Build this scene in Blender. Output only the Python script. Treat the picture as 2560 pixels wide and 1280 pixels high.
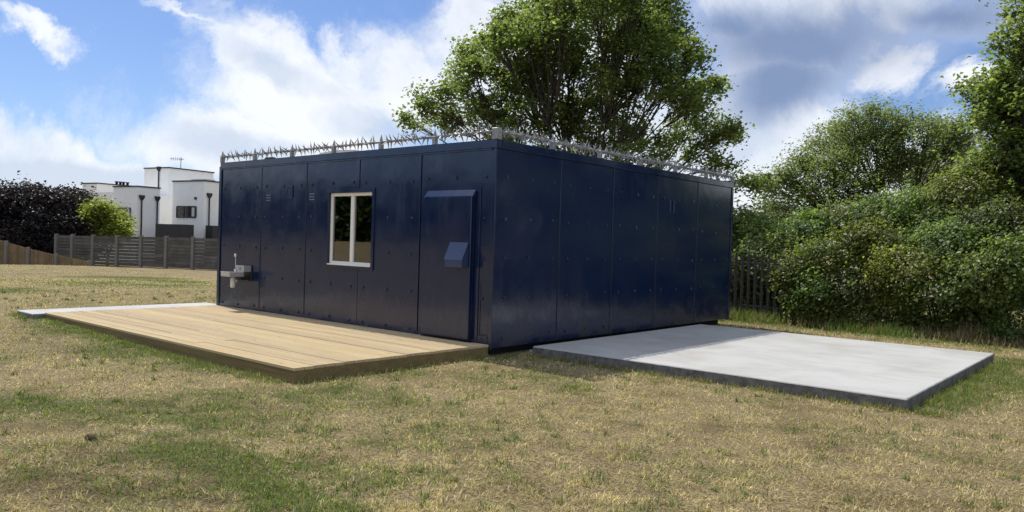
import bpy, math, random
import numpy as np
from mathutils import Vector, Matrix, Euler

for o in list(bpy.data.objects): bpy.data.objects.remove(o)
scene = bpy.context.scene
col = scene.collection
random.seed(7)
rng = np.random.default_rng(11)

# ------------------------------------------------------------------ camera
CAM = np.array([6.6599, -7.4412, 1.5113])
YAW, PITCH, ROLL, FOC = -0.7057, -0.0168, 0.0302, 1923.8
_f = np.array([math.sin(YAW)*math.cos(PITCH), math.cos(YAW)*math.cos(PITCH), math.sin(PITCH)])
_r0 = np.array([math.cos(YAW), -math.sin(YAW), 0.0]); _u0 = np.cross(_r0, _f)
_r = math.cos(ROLL)*_r0+math.sin(ROLL)*_u0; _u = -math.sin(ROLL)*_r0+math.cos(ROLL)*_u0
cam = bpy.data.cameras.new('camera'); cam.sensor_width = 36.0; cam.lens = FOC/2560*36.0
cam.clip_start = 0.05; cam.clip_end = 3000
camo = bpy.data.objects.new('camera', cam); col.objects.link(camo)
M = Matrix.Identity(4)
for i in range(3):
    M[i][0] = _r[i]; M[i][1] = _u[i]; M[i][2] = -_f[i]; M[i][3] = CAM[i]
camo.matrix_world = M
scene.camera = camo

def ray(px, py):
    d = _f*FOC+_r*(px-1280)-_u*(py-640); return d/np.linalg.norm(d)
def at(px, py, dist):                       # point at a horizontal distance along the ray of a pixel
    d = ray(px, py); return CAM+d/math.hypot(d[0], d[1])*dist
def onz(px, py, z):
    d = ray(px, py); return CAM+d*((z-CAM[2])/d[2])
def onplane(px, py, q, n):
    d = ray(px, py); return CAM+d*(np.dot(np.asarray(q)-CAM, n)/np.dot(d, n))

# ------------------------------------------------------------------ sun, sky, exposure
SUNV = Vector((-0.62, 0.125, 1.0)).normalized()
sun = bpy.data.lights.new('sun', 'SUN'); sun.energy = 3.5; sun.angle = math.radians(0.5); sun.color = (1.0, 0.94, 0.84)
suno = bpy.data.objects.new('sun', sun); col.objects.link(suno)
suno.rotation_euler = SUNV.to_track_quat('Z', 'Y').to_euler(); suno.location = (-20, 5, 30)
scene.view_settings.view_transform = 'Standard'; scene.view_settings.look = 'None'
scene.view_settings.exposure = 0.32; scene.view_settings.gamma = 1.0

world = bpy.data.worlds.new('World'); scene.world = world; world.use_nodes = True
NT = world.node_tree; NT.nodes.clear()
class G:
    """tiny helper for building node graphs"""
    def __init__(s, nt): s.nt = nt
    def n(s, t, ins=None, **kw):
        nd = s.nt.nodes.new(t)
        for k, v in kw.items(): setattr(nd, k, v)
        if ins:
            for k, v in ins.items():
                sk = nd.inputs[k]
                if isinstance(v, bpy.types.NodeSocket): s.nt.links.new(v, sk)
                else: sk.default_value = v
        return nd
    def math(s, op, a, b=0.0, c=None, clamp=False):
        i = {0: a, 1: b}
        if c is not None: i[2] = c
        return s.n('ShaderNodeMath', i, operation=op, use_clamp=clamp).outputs[0]
    def mr(s, v, a, b, c=0.0, d=1.0, it='SMOOTHSTEP'):
        return s.n('ShaderNodeMapRange', {0: v, 1: a, 2: b, 3: c, 4: d}, interpolation_type=it).outputs[0]
    def mix(s, f, a, b, bt='MIX'):
        nd = s.n('ShaderNodeMix', None, data_type='RGBA', blend_type=bt)
        for k, v in ((0, f), (6, a), (7, b)):
            if isinstance(v, bpy.types.NodeSocket): s.nt.links.new(v, nd.inputs[k])
            else: nd.inputs[k].default_value = v if k == 0 else (tuple(v)+(1.0,))[:4]
        return nd.outputs[2]
    def noise(s, vec, scale, detail=4, rough=0.55, dist=0.0, out=0):
        return s.n('ShaderNodeTexNoise', {'Vector': vec, 'Scale': scale, 'Detail': detail, 'Roughness': rough, 'Distortion': dist}).outputs[out]

def build_sky():
    g = G(NT)
    sky = g.n('ShaderNodeTexSky', sky_type='NISHITA', sun_disc=False)
    sky.sun_elevation = math.asin(SUNV.z); sky.sun_rotation = math.atan2(SUNV.x, SUNV.y)
    sky.air_density = 1.0; sky.dust_density = 0.4; sky.ozone_density = 2.0
    d = g.n('ShaderNodeTexCoord').outputs['Generated']
    # large soft warp so that the cloud banks get ragged billowed outlines
    w = g.n('ShaderNodeVectorMath', {0: g.noise(d, 5.0, 7, 0.62, 0.3, 1), 1: (0.5, 0.5, 0.5)}, operation='SUBTRACT').outputs[0]
    w = g.n('ShaderNodeVectorMath', {0: w, 'Scale': 0.20}, operation='SCALE').outputs[0]
    dw = g.n('ShaderNodeVectorMath', {0: d, 1: w}, operation='ADD').outputs[0]
    w2 = g.n('ShaderNodeVectorMath', {0: w, 'Scale': 0.45}, operation='SCALE').outputs[0]
    ds = g.n('ShaderNodeVectorMath', {0: d, 1: w2}, operation='ADD').outputs[0]
    def blob(px, py, rx, ry, ang=0.0, soft=0.55, vec=dw):
        c = Vector(ray(px, py)); up = Vector((0, 0, 1)); a = c.cross(up).normalized(); b = a.cross(c).normalized()
        t = math.radians(ang); a2 = a*math.cos(t)+b*math.sin(t); b2 = -a*math.sin(t)+b*math.cos(t)
        R = Matrix((a2, b2, c)).transposed().to_euler()
        cosang = Vector(_f).dot(c); k = 0.86*cosang*cosang/FOC
        mp = g.n('ShaderNodeMapping', {'Vector': vec, 'Location': c, 'Rotation': R, 'Scale': (rx*k, ry*k, 0.6)}, vector_type='TEXTURE')
        l = g.n('ShaderNodeVectorMath', {0: mp.outputs[0]}, operation='LENGTH').outputs['Value']
        return g.mr(l, 1.0+soft, 1.0-soft)
    def union(lst):
        v = None
        for b in lst: v = b if v is None else g.math('MAXIMUM', v, b)
        return v
    # cloud cover in the frame (bank low on the left, big cumulus, towers to its right, right-hand deck)
    cover = union([blob(*a) for a in [
        (40, 122, 110, 40, -10, .9), (430, 20, 90, 24, -30, 1.0),
        (150, 410, 460, 105, -3), (-250, 430, 500, 150, 0), (610, 105, 225, 105, -16), (770, 240, 330, 150, -14), (680, 370, 460, 130, 0),
        (880, 140, 140, 75, -24), (1010, 205, 280, 150, -12), (1200, 80, 130, 120, 30), (1330, 210, 340, 270, 0),
        (1700, 330, 330, 190, 0), (1900, 130, 300, 170, -6, .7), (1960, 320, 250, 130, 10), (2220, 190, 150, 62, 8, .8), (2080, 430, 460, 130, 0, .7), (2520, 450, 320, 110, 0, .7),
        (900, 520, 1500, 130, 0, .7), (2150, 40, 360, 90, -4, .9), (2800, 60, 300, 130, 0), (2480, 230, 160, 50, 0, 1.0)]])
    # broken cloud over the unseen sky, thickened to add ambient fill
    sc = g.n('ShaderNodeMapping', {'Vector': dw, 'Scale': (1, 1, 2.2), 'Location': (3.1, 1.7, 0.4)}).outputs[0]
    nz = g.noise(sc, 1.9, 6, 0.55)
    gen = g.mr(nz, 0.40, 0.52)
    infr = blob(1280, 300, 1750, 620, 0, 0.25, d)
    cover = g.n('ShaderNodeMix', {0: infr, 2: gen, 3: cover}, data_type='FLOAT').outputs[0]
    # wisps eat into the edges and dust the blue
    wz = g.noise(dw, 8.0, 9, 0.68)
    dens = g.math('ADD', cover, g.math('MULTIPLY', g.math('SUBTRACT', wz, 0.5), 1.7))
    dens = g.mr(dens, 0.12, 1.12)
    # cloud brightness: lit tops, bluish grey hollows, dark grey deck upper right
    n1 = g.noise(ds, 6.5, 7, 0.6); n2 = g.noise(sc, 3.0, 4, 0.5)
    sh = g.math('ADD', g.math('MULTIPLY', n1, 0.65), g.math('MULTIPLY', n2, 0.5))
    hollow = union([blob(720, 190, 200, 42, -22, .7, ds), blob(930, 320, 220, 50, -14, .7, ds), blob(640, 360, 260, 46, -6, .8, ds), blob(330, 440, 420, 30, 0, .8, ds),
                    blob(1830, 330, 130, 60, 0, .8, ds), blob(1880, 60, 160, 40, 0, .9, ds)])
    sh = g.math('SUBTRACT', sh, g.math('MULTIPLY', hollow, 0.20))
    lit = g.mr(sh, 0.36, 0.64)
    ccol = g.mix(lit, (5.9, 6.6, 7.7), (8.6, 8.85, 9.3))
    dark = union([blob(1990, 115, 340, 95, -3, .75, ds), blob(1960, 205, 190, 85, 8, .7, ds), blob(2380, 50, 240, 60, -4, 1.0, ds), blob(1820, 80, 140, 50, 0, 1.0, ds)])
    ccol = g.mix(g.math('MULTIPLY', dark, 0.95), ccol, (1.85, 2.55, 4.25))
    dens2 = g.math('MAXIMUM', dens, g.math('MULTIPLY', dark, 0.95))
    blue = g.mix(1.0, sky.outputs[0], (0.71, 0.80, 1.02), 'MULTIPLY')
    fin = g.mix(g.math('MULTIPLY', dens2, 0.96), blue, ccol)
    bg = g.n('ShaderNodeBackground', {'Color': fin, 'Strength': 0.093})
    out = g.n('ShaderNodeOutputWorld', {'Surface': bg.outputs[0]})
build_sky()

# ------------------------------------------------------------------ noise in numpy
def _hash(ix, iy, s):
    n = (ix.astype(np.int64)*374761393+iy.astype(np.int64)*668265263+s*1442695040) & 0x7fffffff
    n = ((n ^ (n >> 13))*1274126177) & 0x7fffffff
    return ((n ^ (n >> 16)) & 0xffff)/65535.0
def vnoise(x, y, s=0):
    ix = np.floor(x); iy = np.floor(y); fx = x-ix; fy = y-iy
    fx = fx*fx*(3-2*fx); fy = fy*fy*(3-2*fy)
    a = _hash(ix, iy, s); b = _hash(ix+1, iy, s); c = _hash(ix, iy+1, s); d = _hash(ix+1, iy+1, s)
    return (a*(1-fx)+b*fx)*(1-fy)+(c*(1-fx)+d*fx)*fy
def fbm(x, y, s=0, o=4):
    v = 0; a = 0.5; t = 0
    for i in range(o):
        v = v+a*vnoise(x*2**i, y*2**i, s+i*17); t += a; a *= 0.5
    return v/t
def sstep(a, b, v):
    t = np.clip((v-a)/(b-a), 0, 1); return t*t*(3-2*t)

def ground_z(x, y):
    x = np.asarray(x, float); y = np.asarray(y, float)
    z = 0.022+0.035*(fbm(x*0.5, y*0.5, 3, 3)-0.5)
    dc = np.hypot(x-CAM[0], y-CAM[1])
    az = np.arctan2(x-CAM[0], y-CAM[1])
    left = sstep(-0.55, -0.85, az)*sstep(-2.7, -2.3, az)
    k = -0.25-0.30*sstep(-1.28, -0.95, az)
    zl = k*sstep(15, 42, dc)+0.10*np.exp(-((dc-24)/7)**2)
    drop = -0.55*sstep(43.5, 47.5, dc)
    z = z+0.085*sstep(-2.0, -7.2, x)*sstep(-22, -9, x)*sstep(-7.5, -4.5, y)
    z = z+left*(zl+drop)+1.7*sstep(12, 50, dc)*sstep(-1.48, -1.8, az)
    z = z-(1-left)*0.06*sstep(6.5, 9, y)-(1-left)*0.3*sstep(25, 60, dc)
    return z-0.05*sstep(6, 10.5, np.hypot(x-1.5, y+0.5))*sstep(1, -4, y)

# ------------------------------------------------------------------ mesh helpers
def link(name, me, mat=None, parent=None, loc=None):
    o = bpy.data.objects.new(name, me); col.objects.link(o)
    if mat and me and not me.materials: me.materials.append(mat)
    if loc is not None: o.location = loc
    if parent:
        o.parent = parent; o.matrix_parent_inverse = Matrix.Translation(-worldloc(parent))
    return o
WL = {}
def worldloc(o):
    return WL.get(o.name, Vector((0, 0, 0)))
def thing(name, loc, label, cat, group=None):
    o = bpy.data.objects.new(name, None); col.objects.link(o); o.location = loc; o.empty_display_size = 0.2
    WL[o.name] = Vector(loc)
    return tag(o, label, cat, group)
def tag(o, label=None, cat=None, group=None, kind=None):
    for k, v in (('label', label), ('category', cat), ('group', group), ('kind', kind)):
        if v: o[k] = v
    return o
def fast(name, V, F, k=3, mat=None, cols=None, smooth=False):
    V = np.asarray(V, np.float32); F = np.asarray(F, np.int32)
    me = bpy.data.meshes.new(name)
    me.vertices.add(len(V)); me.vertices.foreach_set('co', V.ravel())
    me.loops.add(F.size); me.loops.foreach_set('vertex_index', F.ravel())
    me.polygons.add(len(F)); me.polygons.foreach_set('loop_start', np.arange(len(F), dtype=np.int32)*k)
    if cols is not None:
        a = me.attributes.new('col', 'FLOAT_COLOR', 'POINT')
        c = np.ones((len(V), 4), np.float32); c[:, :3] = cols; a.data.foreach_set('color', c.ravel())
    me.update(calc_edges=True)
    if smooth: me.polygons.foreach_set('use_smooth', np.ones(len(F), bool))
    if mat: me.materials.append(mat)
    return me
class MB:
    def __init__(s): s.v = []; s.f = []
    def poly(s, vs, fs):
        b = len(s.v); s.v += [tuple(map(float, q)) for q in vs]; s.f += [tuple(b+i for i in f) for f in fs]; return s
    def box(s, a, b, ch=0.0):
        x0, y0, z0 = a; x1, y1, z1 = b
        if ch <= 0:
            return s.poly([(x0,y0,z0),(x1,y0,z0),(x1,y1,z0),(x0,y1,z0),(x0,y0,z1),(x1,y0,z1),(x1,y1,z1),(x0,y1,z1)],
                          [(3,2,1,0),(4,5,6,7),(0,1,5,4),(1,2,6,5),(2,3,7,6),(3,0,4,7)])
        vs = []; idx = {}
        for sx in (0, 1):
            for sy in (0, 1):
                for sz in (0, 1):
                    for ax in range(3):
                        p = [(x0, x1)[sx], (y0, y1)[sy], (z0, z1)[sz]]
                        for k2, sg in enumerate((sx, sy, sz)):
                            if k2 != ax: p[k2] += ch*(1 if sg == 0 else -1)
                        idx[(sx, sy, sz, ax)] = len(vs); vs.append(p)
        fs = []
        for ax in range(3):
            o1, o2 = [(1, 2), (2, 0), (0, 1)][ax]
            for sg in (0, 1):
                q = []
                for (p1, p2) in ((0,0),(1,0),(1,1),(0,1)):
                    k2 = [0,0,0]; k2[ax] = sg; k2[o1] = p1; k2[o2] = p2; q.append(idx[tuple(k2)+(ax,)])
                fs.append(tuple(q if sg else q[::-1]))
        for ax in range(3):
            o1, o2 = [(1, 2), (2, 0), (0, 1)][ax]
            for p1 in (0, 1):
                for p2 in (0, 1):
                    k2 = [0,0,0]; k2[o1] = p1; k2[o2] = p2
                    a0 = list(k2); a1 = list(k2); a1[ax] = 1
                    q = [idx[tuple(a0)+(o1,)], idx[tuple(a1)+(o1,)], idx[tuple(a1)+(o2,)], idx[tuple(a0)+(o2,)]]
                    fs.append(tuple(q if (p1 ^ p2) else q[::-1]))
        for sx in (0, 1):
            for sy in (0, 1):
                for sz in (0, 1):
                    q = [idx[(sx, sy, sz, a_)] for a_ in range(3)]
                    fs.append(tuple(q if (sx+sy+sz) % 2 else q[::-1]))
        return s.poly(vs, fs)
    def tube(s, pts, rad, n=8, cap=True):
        pts = [Vector(p) for p in pts]; rad = rad if isinstance(rad, (list, tuple)) else [rad]*len(pts)
        rings = []
        for i, p in enumerate(pts):
            t = (pts[min(i+1, len(pts)-1)]-pts[max(i-1, 0)]).normalized()
            a = t.cross(Vector((0, 0, 1)) if abs(t.z) < 0.9 else Vector((1, 0, 0))).normalized(); b = t.cross(a)
            rings.append([p+(a*math.cos(2*math.pi*k/n)+b*math.sin(2*math.pi*k/n))*rad[i] for k in range(n)])
        vs = [q for r in rings for q in r]; fs = []
        for i in range(len(pts)-1):
            for k in range(n):
                fs.append((i*n+k, i*n+(k+1) % n, (i+1)*n+(k+1) % n, (i+1)*n+k))
        if cap:
            fs.append(tuple(range(n))[::-1]); fs.append(tuple((len(pts)-1)*n+k for k in range(n)))
        return s.poly(vs, fs)
    def extrude(s, prof, axis, a, b):
        # prof: list of 2-D points in the plane of the two other axes (in order)
        n = len(prof); o = [i for i in range(3) if i != axis]; vs = []
        for t in (a, b):
            for q in prof:
                p = [0, 0, 0]; p[axis] = t; p[o[0]] = q[0]; p[o[1]] = q[1]; vs.append(p)
        fs = [(k, (k+1) % n, n+(k+1) % n, n+k) for k in range(n)]+[tuple(range(n))[::-1], tuple(range(n, 2*n))]
        return s.poly(vs, fs)
    def mesh(s, name, mat=None, smooth=False):
        me = bpy.data.meshes.new(name); me.from_pydata(s.v, [], s.f)
        import bmesh
        bm = bmesh.new(); bm.from_mesh(me); bmesh.ops.recalc_face_normals(bm, faces=bm.faces); bm.to_mesh(me); bm.free()
        if smooth: me.polygons.foreach_set('use_smooth', [True]*len(me.polygons))
        if mat: me.materials.append(mat)
        return me
    def build(s, name, mat, parent=None, smooth=False):
        return link(name, s.mesh(name, mat, smooth), None, parent)

# ------------------------------------------------------------------ materials
def mat_new(name):
    m = bpy.data.materials.new(name); m.use_nodes = True; m.node_tree.nodes.clear()
    return m, G(m.node_tree)
def finish(g, color, rough=0.6, metal=0.0, spec=0.5, bump=None, bstr=0.3, bdist=0.02, **extra):
    ins = {'Base Color': color if isinstance(color, bpy.types.NodeSocket) else (tuple(color)+(1,))[:4], 'Roughness': rough, 'Metallic': metal, 'Specular IOR Level': spec}
    ins.update(extra)
    if bump is not None:
        ins['Normal'] = g.n('ShaderNodeBump', {'Height': bump, 'Strength': bstr, 'Distance': bdist}).outputs[0]
    b = g.n('ShaderNodeBsdfPrincipled', ins)
    g.n('ShaderNodeOutputMaterial', {'Surface': b.outputs[0]})
    return b
def mapped(g, scale=(1, 1, 1), coord='Object'):
    t = g.n('ShaderNodeTexCoord').outputs[coord]
    return g.n('ShaderNodeMapping', {'Vector': t, 'Scale': scale}).outputs[0]
def geo_pos(g): return g.n('ShaderNodeNewGeometry').outputs['Position']
def simple(name, c, rough=0.6, metal=0.0, var=0.15, scale=8, bstr=0.1, rand=0.0, spec=0.5):
    m, g = mat_new(name); p = geo_pos(g)
    n = g.noise(p, scale, 5, 0.6)
    f = g.mr(n, 0.3, 0.7, 1-var, 1+var, 'LINEAR')
    if rand: 
        r = g.n('ShaderNodeObjectInfo').outputs['Random']
        f = g.math('MULTIPLY', f, g.mr(r, 0, 1, 1-rand, 1+rand, 'LINEAR'))
    c2 = g.mix(1.0, c, g.n('ShaderNodeCombineColor', {0: f, 1: f, 2: f}).outputs[0], 'MULTIPLY')
    finish(g, c2, rough, metal, spec, g.noise(p, scale*6, 4), bstr, 0.004)
    return m

def navy_paint(name, c=(0.0050, 0.0155, 0.058)):
    m, g = mat_new(name); p = geo_pos(g)
    blot = g.noise(p, 2.3, 5, 0.6); fine = g.noise(p, 26, 4, 0.6)
    st = g.noise(g.n('ShaderNodeMapping', {'Vector': p, 'Scale': (9, 9, 0.7)}).outputs[0], 1.0, 5, 0.65)
    c2 = g.mix(g.mr(st, 0.5, 0.85, 0, .6), c, (c[0]*1.3, c[1]*1.25, c[2]*1.15))
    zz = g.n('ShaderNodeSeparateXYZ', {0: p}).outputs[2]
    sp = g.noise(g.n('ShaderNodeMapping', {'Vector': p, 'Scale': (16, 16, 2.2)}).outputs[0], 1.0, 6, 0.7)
    dust_reflection = g.math('MULTIPLY', g.mr(g.math('ADD', zz, g.math('MULTIPLY', sp, -1.1)), 0.25, -0.35), g.mr(blot, 0.4, 0.65, 0.15, 0.6))  # dusty film, with the wall foot's milky reflection painted into its colour
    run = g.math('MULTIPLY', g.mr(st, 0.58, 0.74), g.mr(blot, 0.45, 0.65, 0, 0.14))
    c2 = g.mix(g.math('ADD', dust_reflection, run, clamp=True), c2, (0.060, 0.060, 0.066))
    rough = g.math('ADD', g.mr(blot, 0.3, 0.7, 0.11, 0.20), g.mr(st, 0.45, 0.85, 0.0, 0.08))
    h = g.math('ADD', g.math('MULTIPLY', g.noise(p, 1.6, 2, 0.4), 1.0), g.math('MULTIPLY', fine, 0.04))
    finish(g, c2, g.math('ADD', rough, g.math('MULTIPLY', dust_reflection, 0.35)), 0.0, 0.75, h, 0.13, 0.05)
    return m
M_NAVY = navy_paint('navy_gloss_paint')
M_HOOD = navy_paint('navy_hood_paint', (0.030, 0.052, 0.125))
M_GAP = simple('dark_seam', (0.004, 0.006, 0.012), 0.7, var=0.2)
M_WHITE = simple('white_upvc', (0.82, 0.81, 0.77), 0.35, var=0.04, scale=20)
M_STEEL = simple('stainless_steel', (0.60, 0.61, 0.60), 0.34, 0.55, 0.12, 14)
M_GALV = simple('galvanised_steel', (0.30, 0.30, 0.30), 0.5, 0.5, 0.25, 22)
M_PVC = simple('grey_plastic_pipe', (0.62, 0.62, 0.58), 0.45, var=0.05)
M_PALE = simple('palisade_steel', (0.06, 0.056, 0.056), 0.7, 0.0, 0.3, 9)
M_INT = simple('interior_lining', (0.30, 0.30, 0.29), 0.8, var=0.06)
M_BLIND = simple('grey_blind', (0.55, 0.55, 0.56), 0.8, var=0.05)
M_ROOF = simple('roof_felt', (0.16, 0.16, 0.16), 0.85, var=0.2)
M_GRP = simple('pale_rooflight', (0.62, 0.63, 0.60), 0.5, var=0.06)
M_RENDER = simple('white_render', (0.88, 0.88, 0.86), 0.85, var=0.05, scale=0.8)
M_DARKMETAL = simple('dark_anthracite', (0.018, 0.019, 0.022), 0.5, var=0.15)
M_CLAD = simple('black_timber_cladding', (0.022, 0.022, 0.024), 0.65, var=0.3, scale=5)
M_WINDARK = simple('dark_window_glass', (0.02, 0.022, 0.026), 0.08, var=0.1)
M_GREYB = simple('weathered_grey_board', (0.105, 0.096, 0.085), 0.85, var=0.28, scale=2.2, rand=0.22)
M_GREYP = simple('grey_concrete_post', (0.19, 0.18, 0.165), 0.9, var=0.12, scale=3)
M_BROWNB = simple('brown_fence_board', (0.20, 0.145, 0.08), 0.85, var=0.22, scale=2.5, rand=0.2)
M_BARK = simple('grey_brown_bark', (0.055, 0.045, 0.036), 0.95, var=0.35, scale=7, bstr=0.5)
M_SOIL = simple('brown_soil', (0.10, 0.065, 0.04), 0.95, var=0.35, scale=30, bstr=0.6)
M_STONE = simple('pale_stone', (0.42, 0.40, 0.37), 0.9, var=0.2, scale=30)

def glass_mat():
    m, g = mat_new('window_glass')
    fr = g.n('ShaderNodeFresnel', {'IOR': 1.5}).outputs[0]
    fr = g.math('ADD', g.math('MULTIPLY', fr, 2.4), 0.06, clamp=True)
    tr = g.n('ShaderNodeBsdfTransparent', {'Color': (0.55, 0.57, 0.56, 1)})
    gl = g.n('ShaderNodeBsdfGlossy', {'Color': (0.9, 0.9, 0.9, 1), 'Roughness': 0.015})
    mx = g.n('ShaderNodeMixShader', {0: fr, 1: tr.outputs[0], 2: gl.outputs[0]})
    g.n('ShaderNodeOutputMaterial', {'Surface': mx.outputs[0]}); return m
M_GLASS = glass_mat()
def dome_mat():
    m, g = mat_new('opal_rooflight')
    tr = g.n('ShaderNodeBsdfTransparent', {'Color': (0.75, 0.76, 0.74, 1)}); df = g.n('ShaderNodeBsdfDiffuse', {'Color': (0.7, 0.71, 0.68, 1)})
    mx = g.n('ShaderNodeMixShader', {0: 0.5, 1: tr.outputs[0], 2: df.outputs[0]})
    g.n('ShaderNodeOutputMaterial', {'Surface': mx.outputs[0]}); return m
M_DOME = dome_mat()

def deck_mat(name, c, c2, knot):
    m, g = mat_new(name); p = geo_pos(g)
    oi = g.n('ShaderNodeObjectInfo').outputs['Random']
    off = g.n('ShaderNodeCombineXYZ', {0: g.math('MULTIPLY', oi, 37.0), 2: g.math('MULTIPLY', oi, 11.0)}).outputs[0]
    q = g.n('ShaderNodeVectorMath', {0: p, 1: off}, operation='ADD').outputs[0]
    gr = g.noise(g.n('ShaderNodeMapping', {'Vector': q, 'Scale': (0.8, 38, 38)}).outputs[0], 1.0, 5, 0.6, 0.4)
    lo = g.noise(g.n('ShaderNodeMapping', {'Vector': q, 'Scale': (1.1, 6, 6)}).outputs[0], 1.0, 3)
    cc = g.mix(g.mr(gr, 0.3, 0.72), c, c2)
    cc = g.mix(g.mr(lo, 0.45, 0.75, 0, 0.35), cc, (c2[0]*0.8, c2[1]*0.75, c2[2]*0.62))
    kn = g.noise(g.n('ShaderNodeMapping', {'Vector': q, 'Scale': (5, 22, 22)}).outputs[0], 1.0, 2)
    cc = g.mix(g.mr(kn, 0.70, 0.78, 0, 0.8), cc, knot)
    f = g.mr(oi, 0, 1, 0.88, 1.07, 'LINEAR')
    cc = g.mix(1.0, cc, g.n('ShaderNodeCombineColor', {0: f, 1: f, 2: g.math('MULTIPLY', f, g.mr(oi, 0, 1, 1.03, 0.93, 'LINEAR'))}).outputs[0], 'MULTIPLY')
    finish(g, cc, 0.75, 0, 0.3, gr, 0.25, 0.003)
    return m
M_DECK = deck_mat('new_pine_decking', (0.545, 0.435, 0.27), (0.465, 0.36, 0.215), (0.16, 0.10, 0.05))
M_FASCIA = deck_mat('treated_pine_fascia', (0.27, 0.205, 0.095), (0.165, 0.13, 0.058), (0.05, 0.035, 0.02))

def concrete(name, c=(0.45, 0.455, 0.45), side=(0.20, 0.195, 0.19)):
    m, g = mat_new(name); p = geo_pos(g)
    a = g.noise(p, 1.1, 6, 0.62, 0.4); b = g.noise(g.n('ShaderNodeMapping', {'Vector': p, 'Rotation': (0, 0, 0.12), 'Scale': (0.5, 7, 1)}).outputs[0], 1.0, 6, 0.65)
    f = g.noise(p, 60, 4, 0.6)
    cc = g.mix(g.mr(a, 0.35, 0.7), c, (c[0]*0.80, c[1]*0.79, c[2]*0.77))
    cc = g.mix(g.mr(b, 0.52, 0.75, 0, 0.55), cc, (c[0]*0.82, c[1]*0.79, c[2]*0.74))
    st = g.noise(g.n('ShaderNodeMapping', {'Vector': p, 'Rotation': (0, 0, -0.35), 'Scale': (0.8, 2.6, 1)}).outputs[0], 1.0, 5, 0.6, 1.2)
    cc = g.mix(g.mr(st, 0.56, 0.72, 0, 0.55), cc, (c[0]*0.72, c[1]*0.69, c[2]*0.62))
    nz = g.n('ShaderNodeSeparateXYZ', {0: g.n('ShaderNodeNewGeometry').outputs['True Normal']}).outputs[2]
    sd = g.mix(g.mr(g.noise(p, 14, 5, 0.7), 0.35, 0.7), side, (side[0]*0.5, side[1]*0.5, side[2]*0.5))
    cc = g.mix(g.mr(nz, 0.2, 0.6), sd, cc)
    cr = g.mr(nz, 0.2, 0.6, 1.0, 0.12)
    h = g.math('MULTIPLY', g.math('ADD', f, g.noise(p, 9, 5, 0.7)), cr)
    finish(g, cc, 0.85, 0, 0.3, h, 0.6, 0.012)
    return m
M_CONC = concrete('pale_concrete')
M_CONC_L = concrete('pale_concrete_step', (0.49, 0.50, 0.505), (0.24, 0.24, 0.24))

def leaf_mat(name, rough=0.45, trans=0.5):
    m, g = mat_new(name)
    c = g.n('ShaderNodeAttribute', attribute_name='col').outputs['Color']
    tc = g.mix(1.0, c, (1.95, 2.2, 1.25), 'MULTIPLY')
    b = g.n('ShaderNodeBsdfPrincipled', {'Base Color': c, 'Roughness': rough, 'Specular IOR Level': 0.55})
    t = g.n('ShaderNodeBsdfTranslucent', {'Color': tc})
    mx = g.n('ShaderNodeMixShader', {0: trans, 1: b.outputs[0], 2: t.outputs[0]})
    g.n('ShaderNodeOutputMaterial', {'Surface': mx.outputs[0]}); return m
M_LEAF = leaf_mat('leaf')
M_PURPLE = leaf_mat('purple_leaf', 0.6, 0.15)
M_GRASS = leaf_mat('grass_blade', 0.7, 0.25)

# ------------------------------------------------------------------ turf colour map (worn, parched lawn)
GREEN = []   # (x, y, rx, ry, rot, weight) ellipses on the ground found from the photograph
def gp(px, py, rx, ry, w, rot=0.0):
    c = onz(px, py, 0.03); a = onz(px+rx, py, 0.03); b = onz(px, py+ry, 0.03)
    ex = (a-c)[:2]; ey = (b-c)[:2]; GREEN.append((c[:2], ex, ey, w))
for a in [(60, 1010, 170, 45, 1.0), (330, 880, 150, 26, .9), (200, 830, 120, 16, .9), (560, 905, 130, 20, 0.8), (280, 1020, 260, 42, .95), (420, 1060, 160, 40, .8),
          (520, 1010, 210, 40, .55), (480, 1120, 120, 26, .9), (560, 1160, 150, 40, .85), (620, 1210, 120, 40, .7), (760, 1250, 130, 40, .7),
          (850, 990, 280, 45, .5), (700, 1060, 250, 40, .4), (1010, 1090, 250, 40, .35), (1200, 945, 60, 18, .65), (1320, 935, 60, 14, .6), (1420, 965, 70, 14, .5), (900, 1180, 180, 40, .3),
          (2420, 945, 120, 26, 1.0), (2330, 990, 90, 14, .8), (2540, 960, 70, 40, .8), 
          (1960, 925, 40, 8, .6), (2040, 940, 40, 8, .7), (1850, 918, 40, 8, .5), (330, 682, 150, 7, .95), (400, 695, 120, 8, .85), (470, 705, 80, 8, .7), (330, 722, 260, 8, .5), (30, 735, 120, 10, .7), (200, 712, 160, 8, .4),
          (1250, 1180, 120, 24, .28), (1560, 1240, 150, 24, .25), (1000, 930, 120, 16, .4)]: gp(*a)
DARK = []
def dp(px, py, rx, ry, w):
    c = onz(px, py, 0.03); a = onz(px+rx, py, 0.03); b = onz(px, py+ry, 0.03); DARK.append((c[:2], (a-c)[:2], (b-c)[:2], w))
for a in [(120, 1070, 160, 26, .8), (330, 1150, 160, 40, 1.0), (200, 1200, 240, 50, .9), (500, 1230, 160, 40, .8), (2150, 1130, 300, 70, .28), (1900, 1085, 220, 40, .22), (2350, 1180, 240, 80, .25)]: dp(*a)
PALE = []
def pp(px, py, rx, ry, w):
    c = onz(px, py, 0.03); a = onz(px+rx, py, 0.03); b = onz(px, py+ry, 0.03); PALE.append((c[:2], (a-c)[:2], (b-c)[:2], w))
for a in [(400, 1078, 80, 12, 1.0), (330, 1096, 40, 6, .9), (520, 683, 60, 8, .8), (1250, 905, 120, 10, .7), (1640, 935, 160, 14, .5), (1500, 1150, 200, 30, .35), (1560, 960, 90, 14, .4)]: pp(*a)
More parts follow.
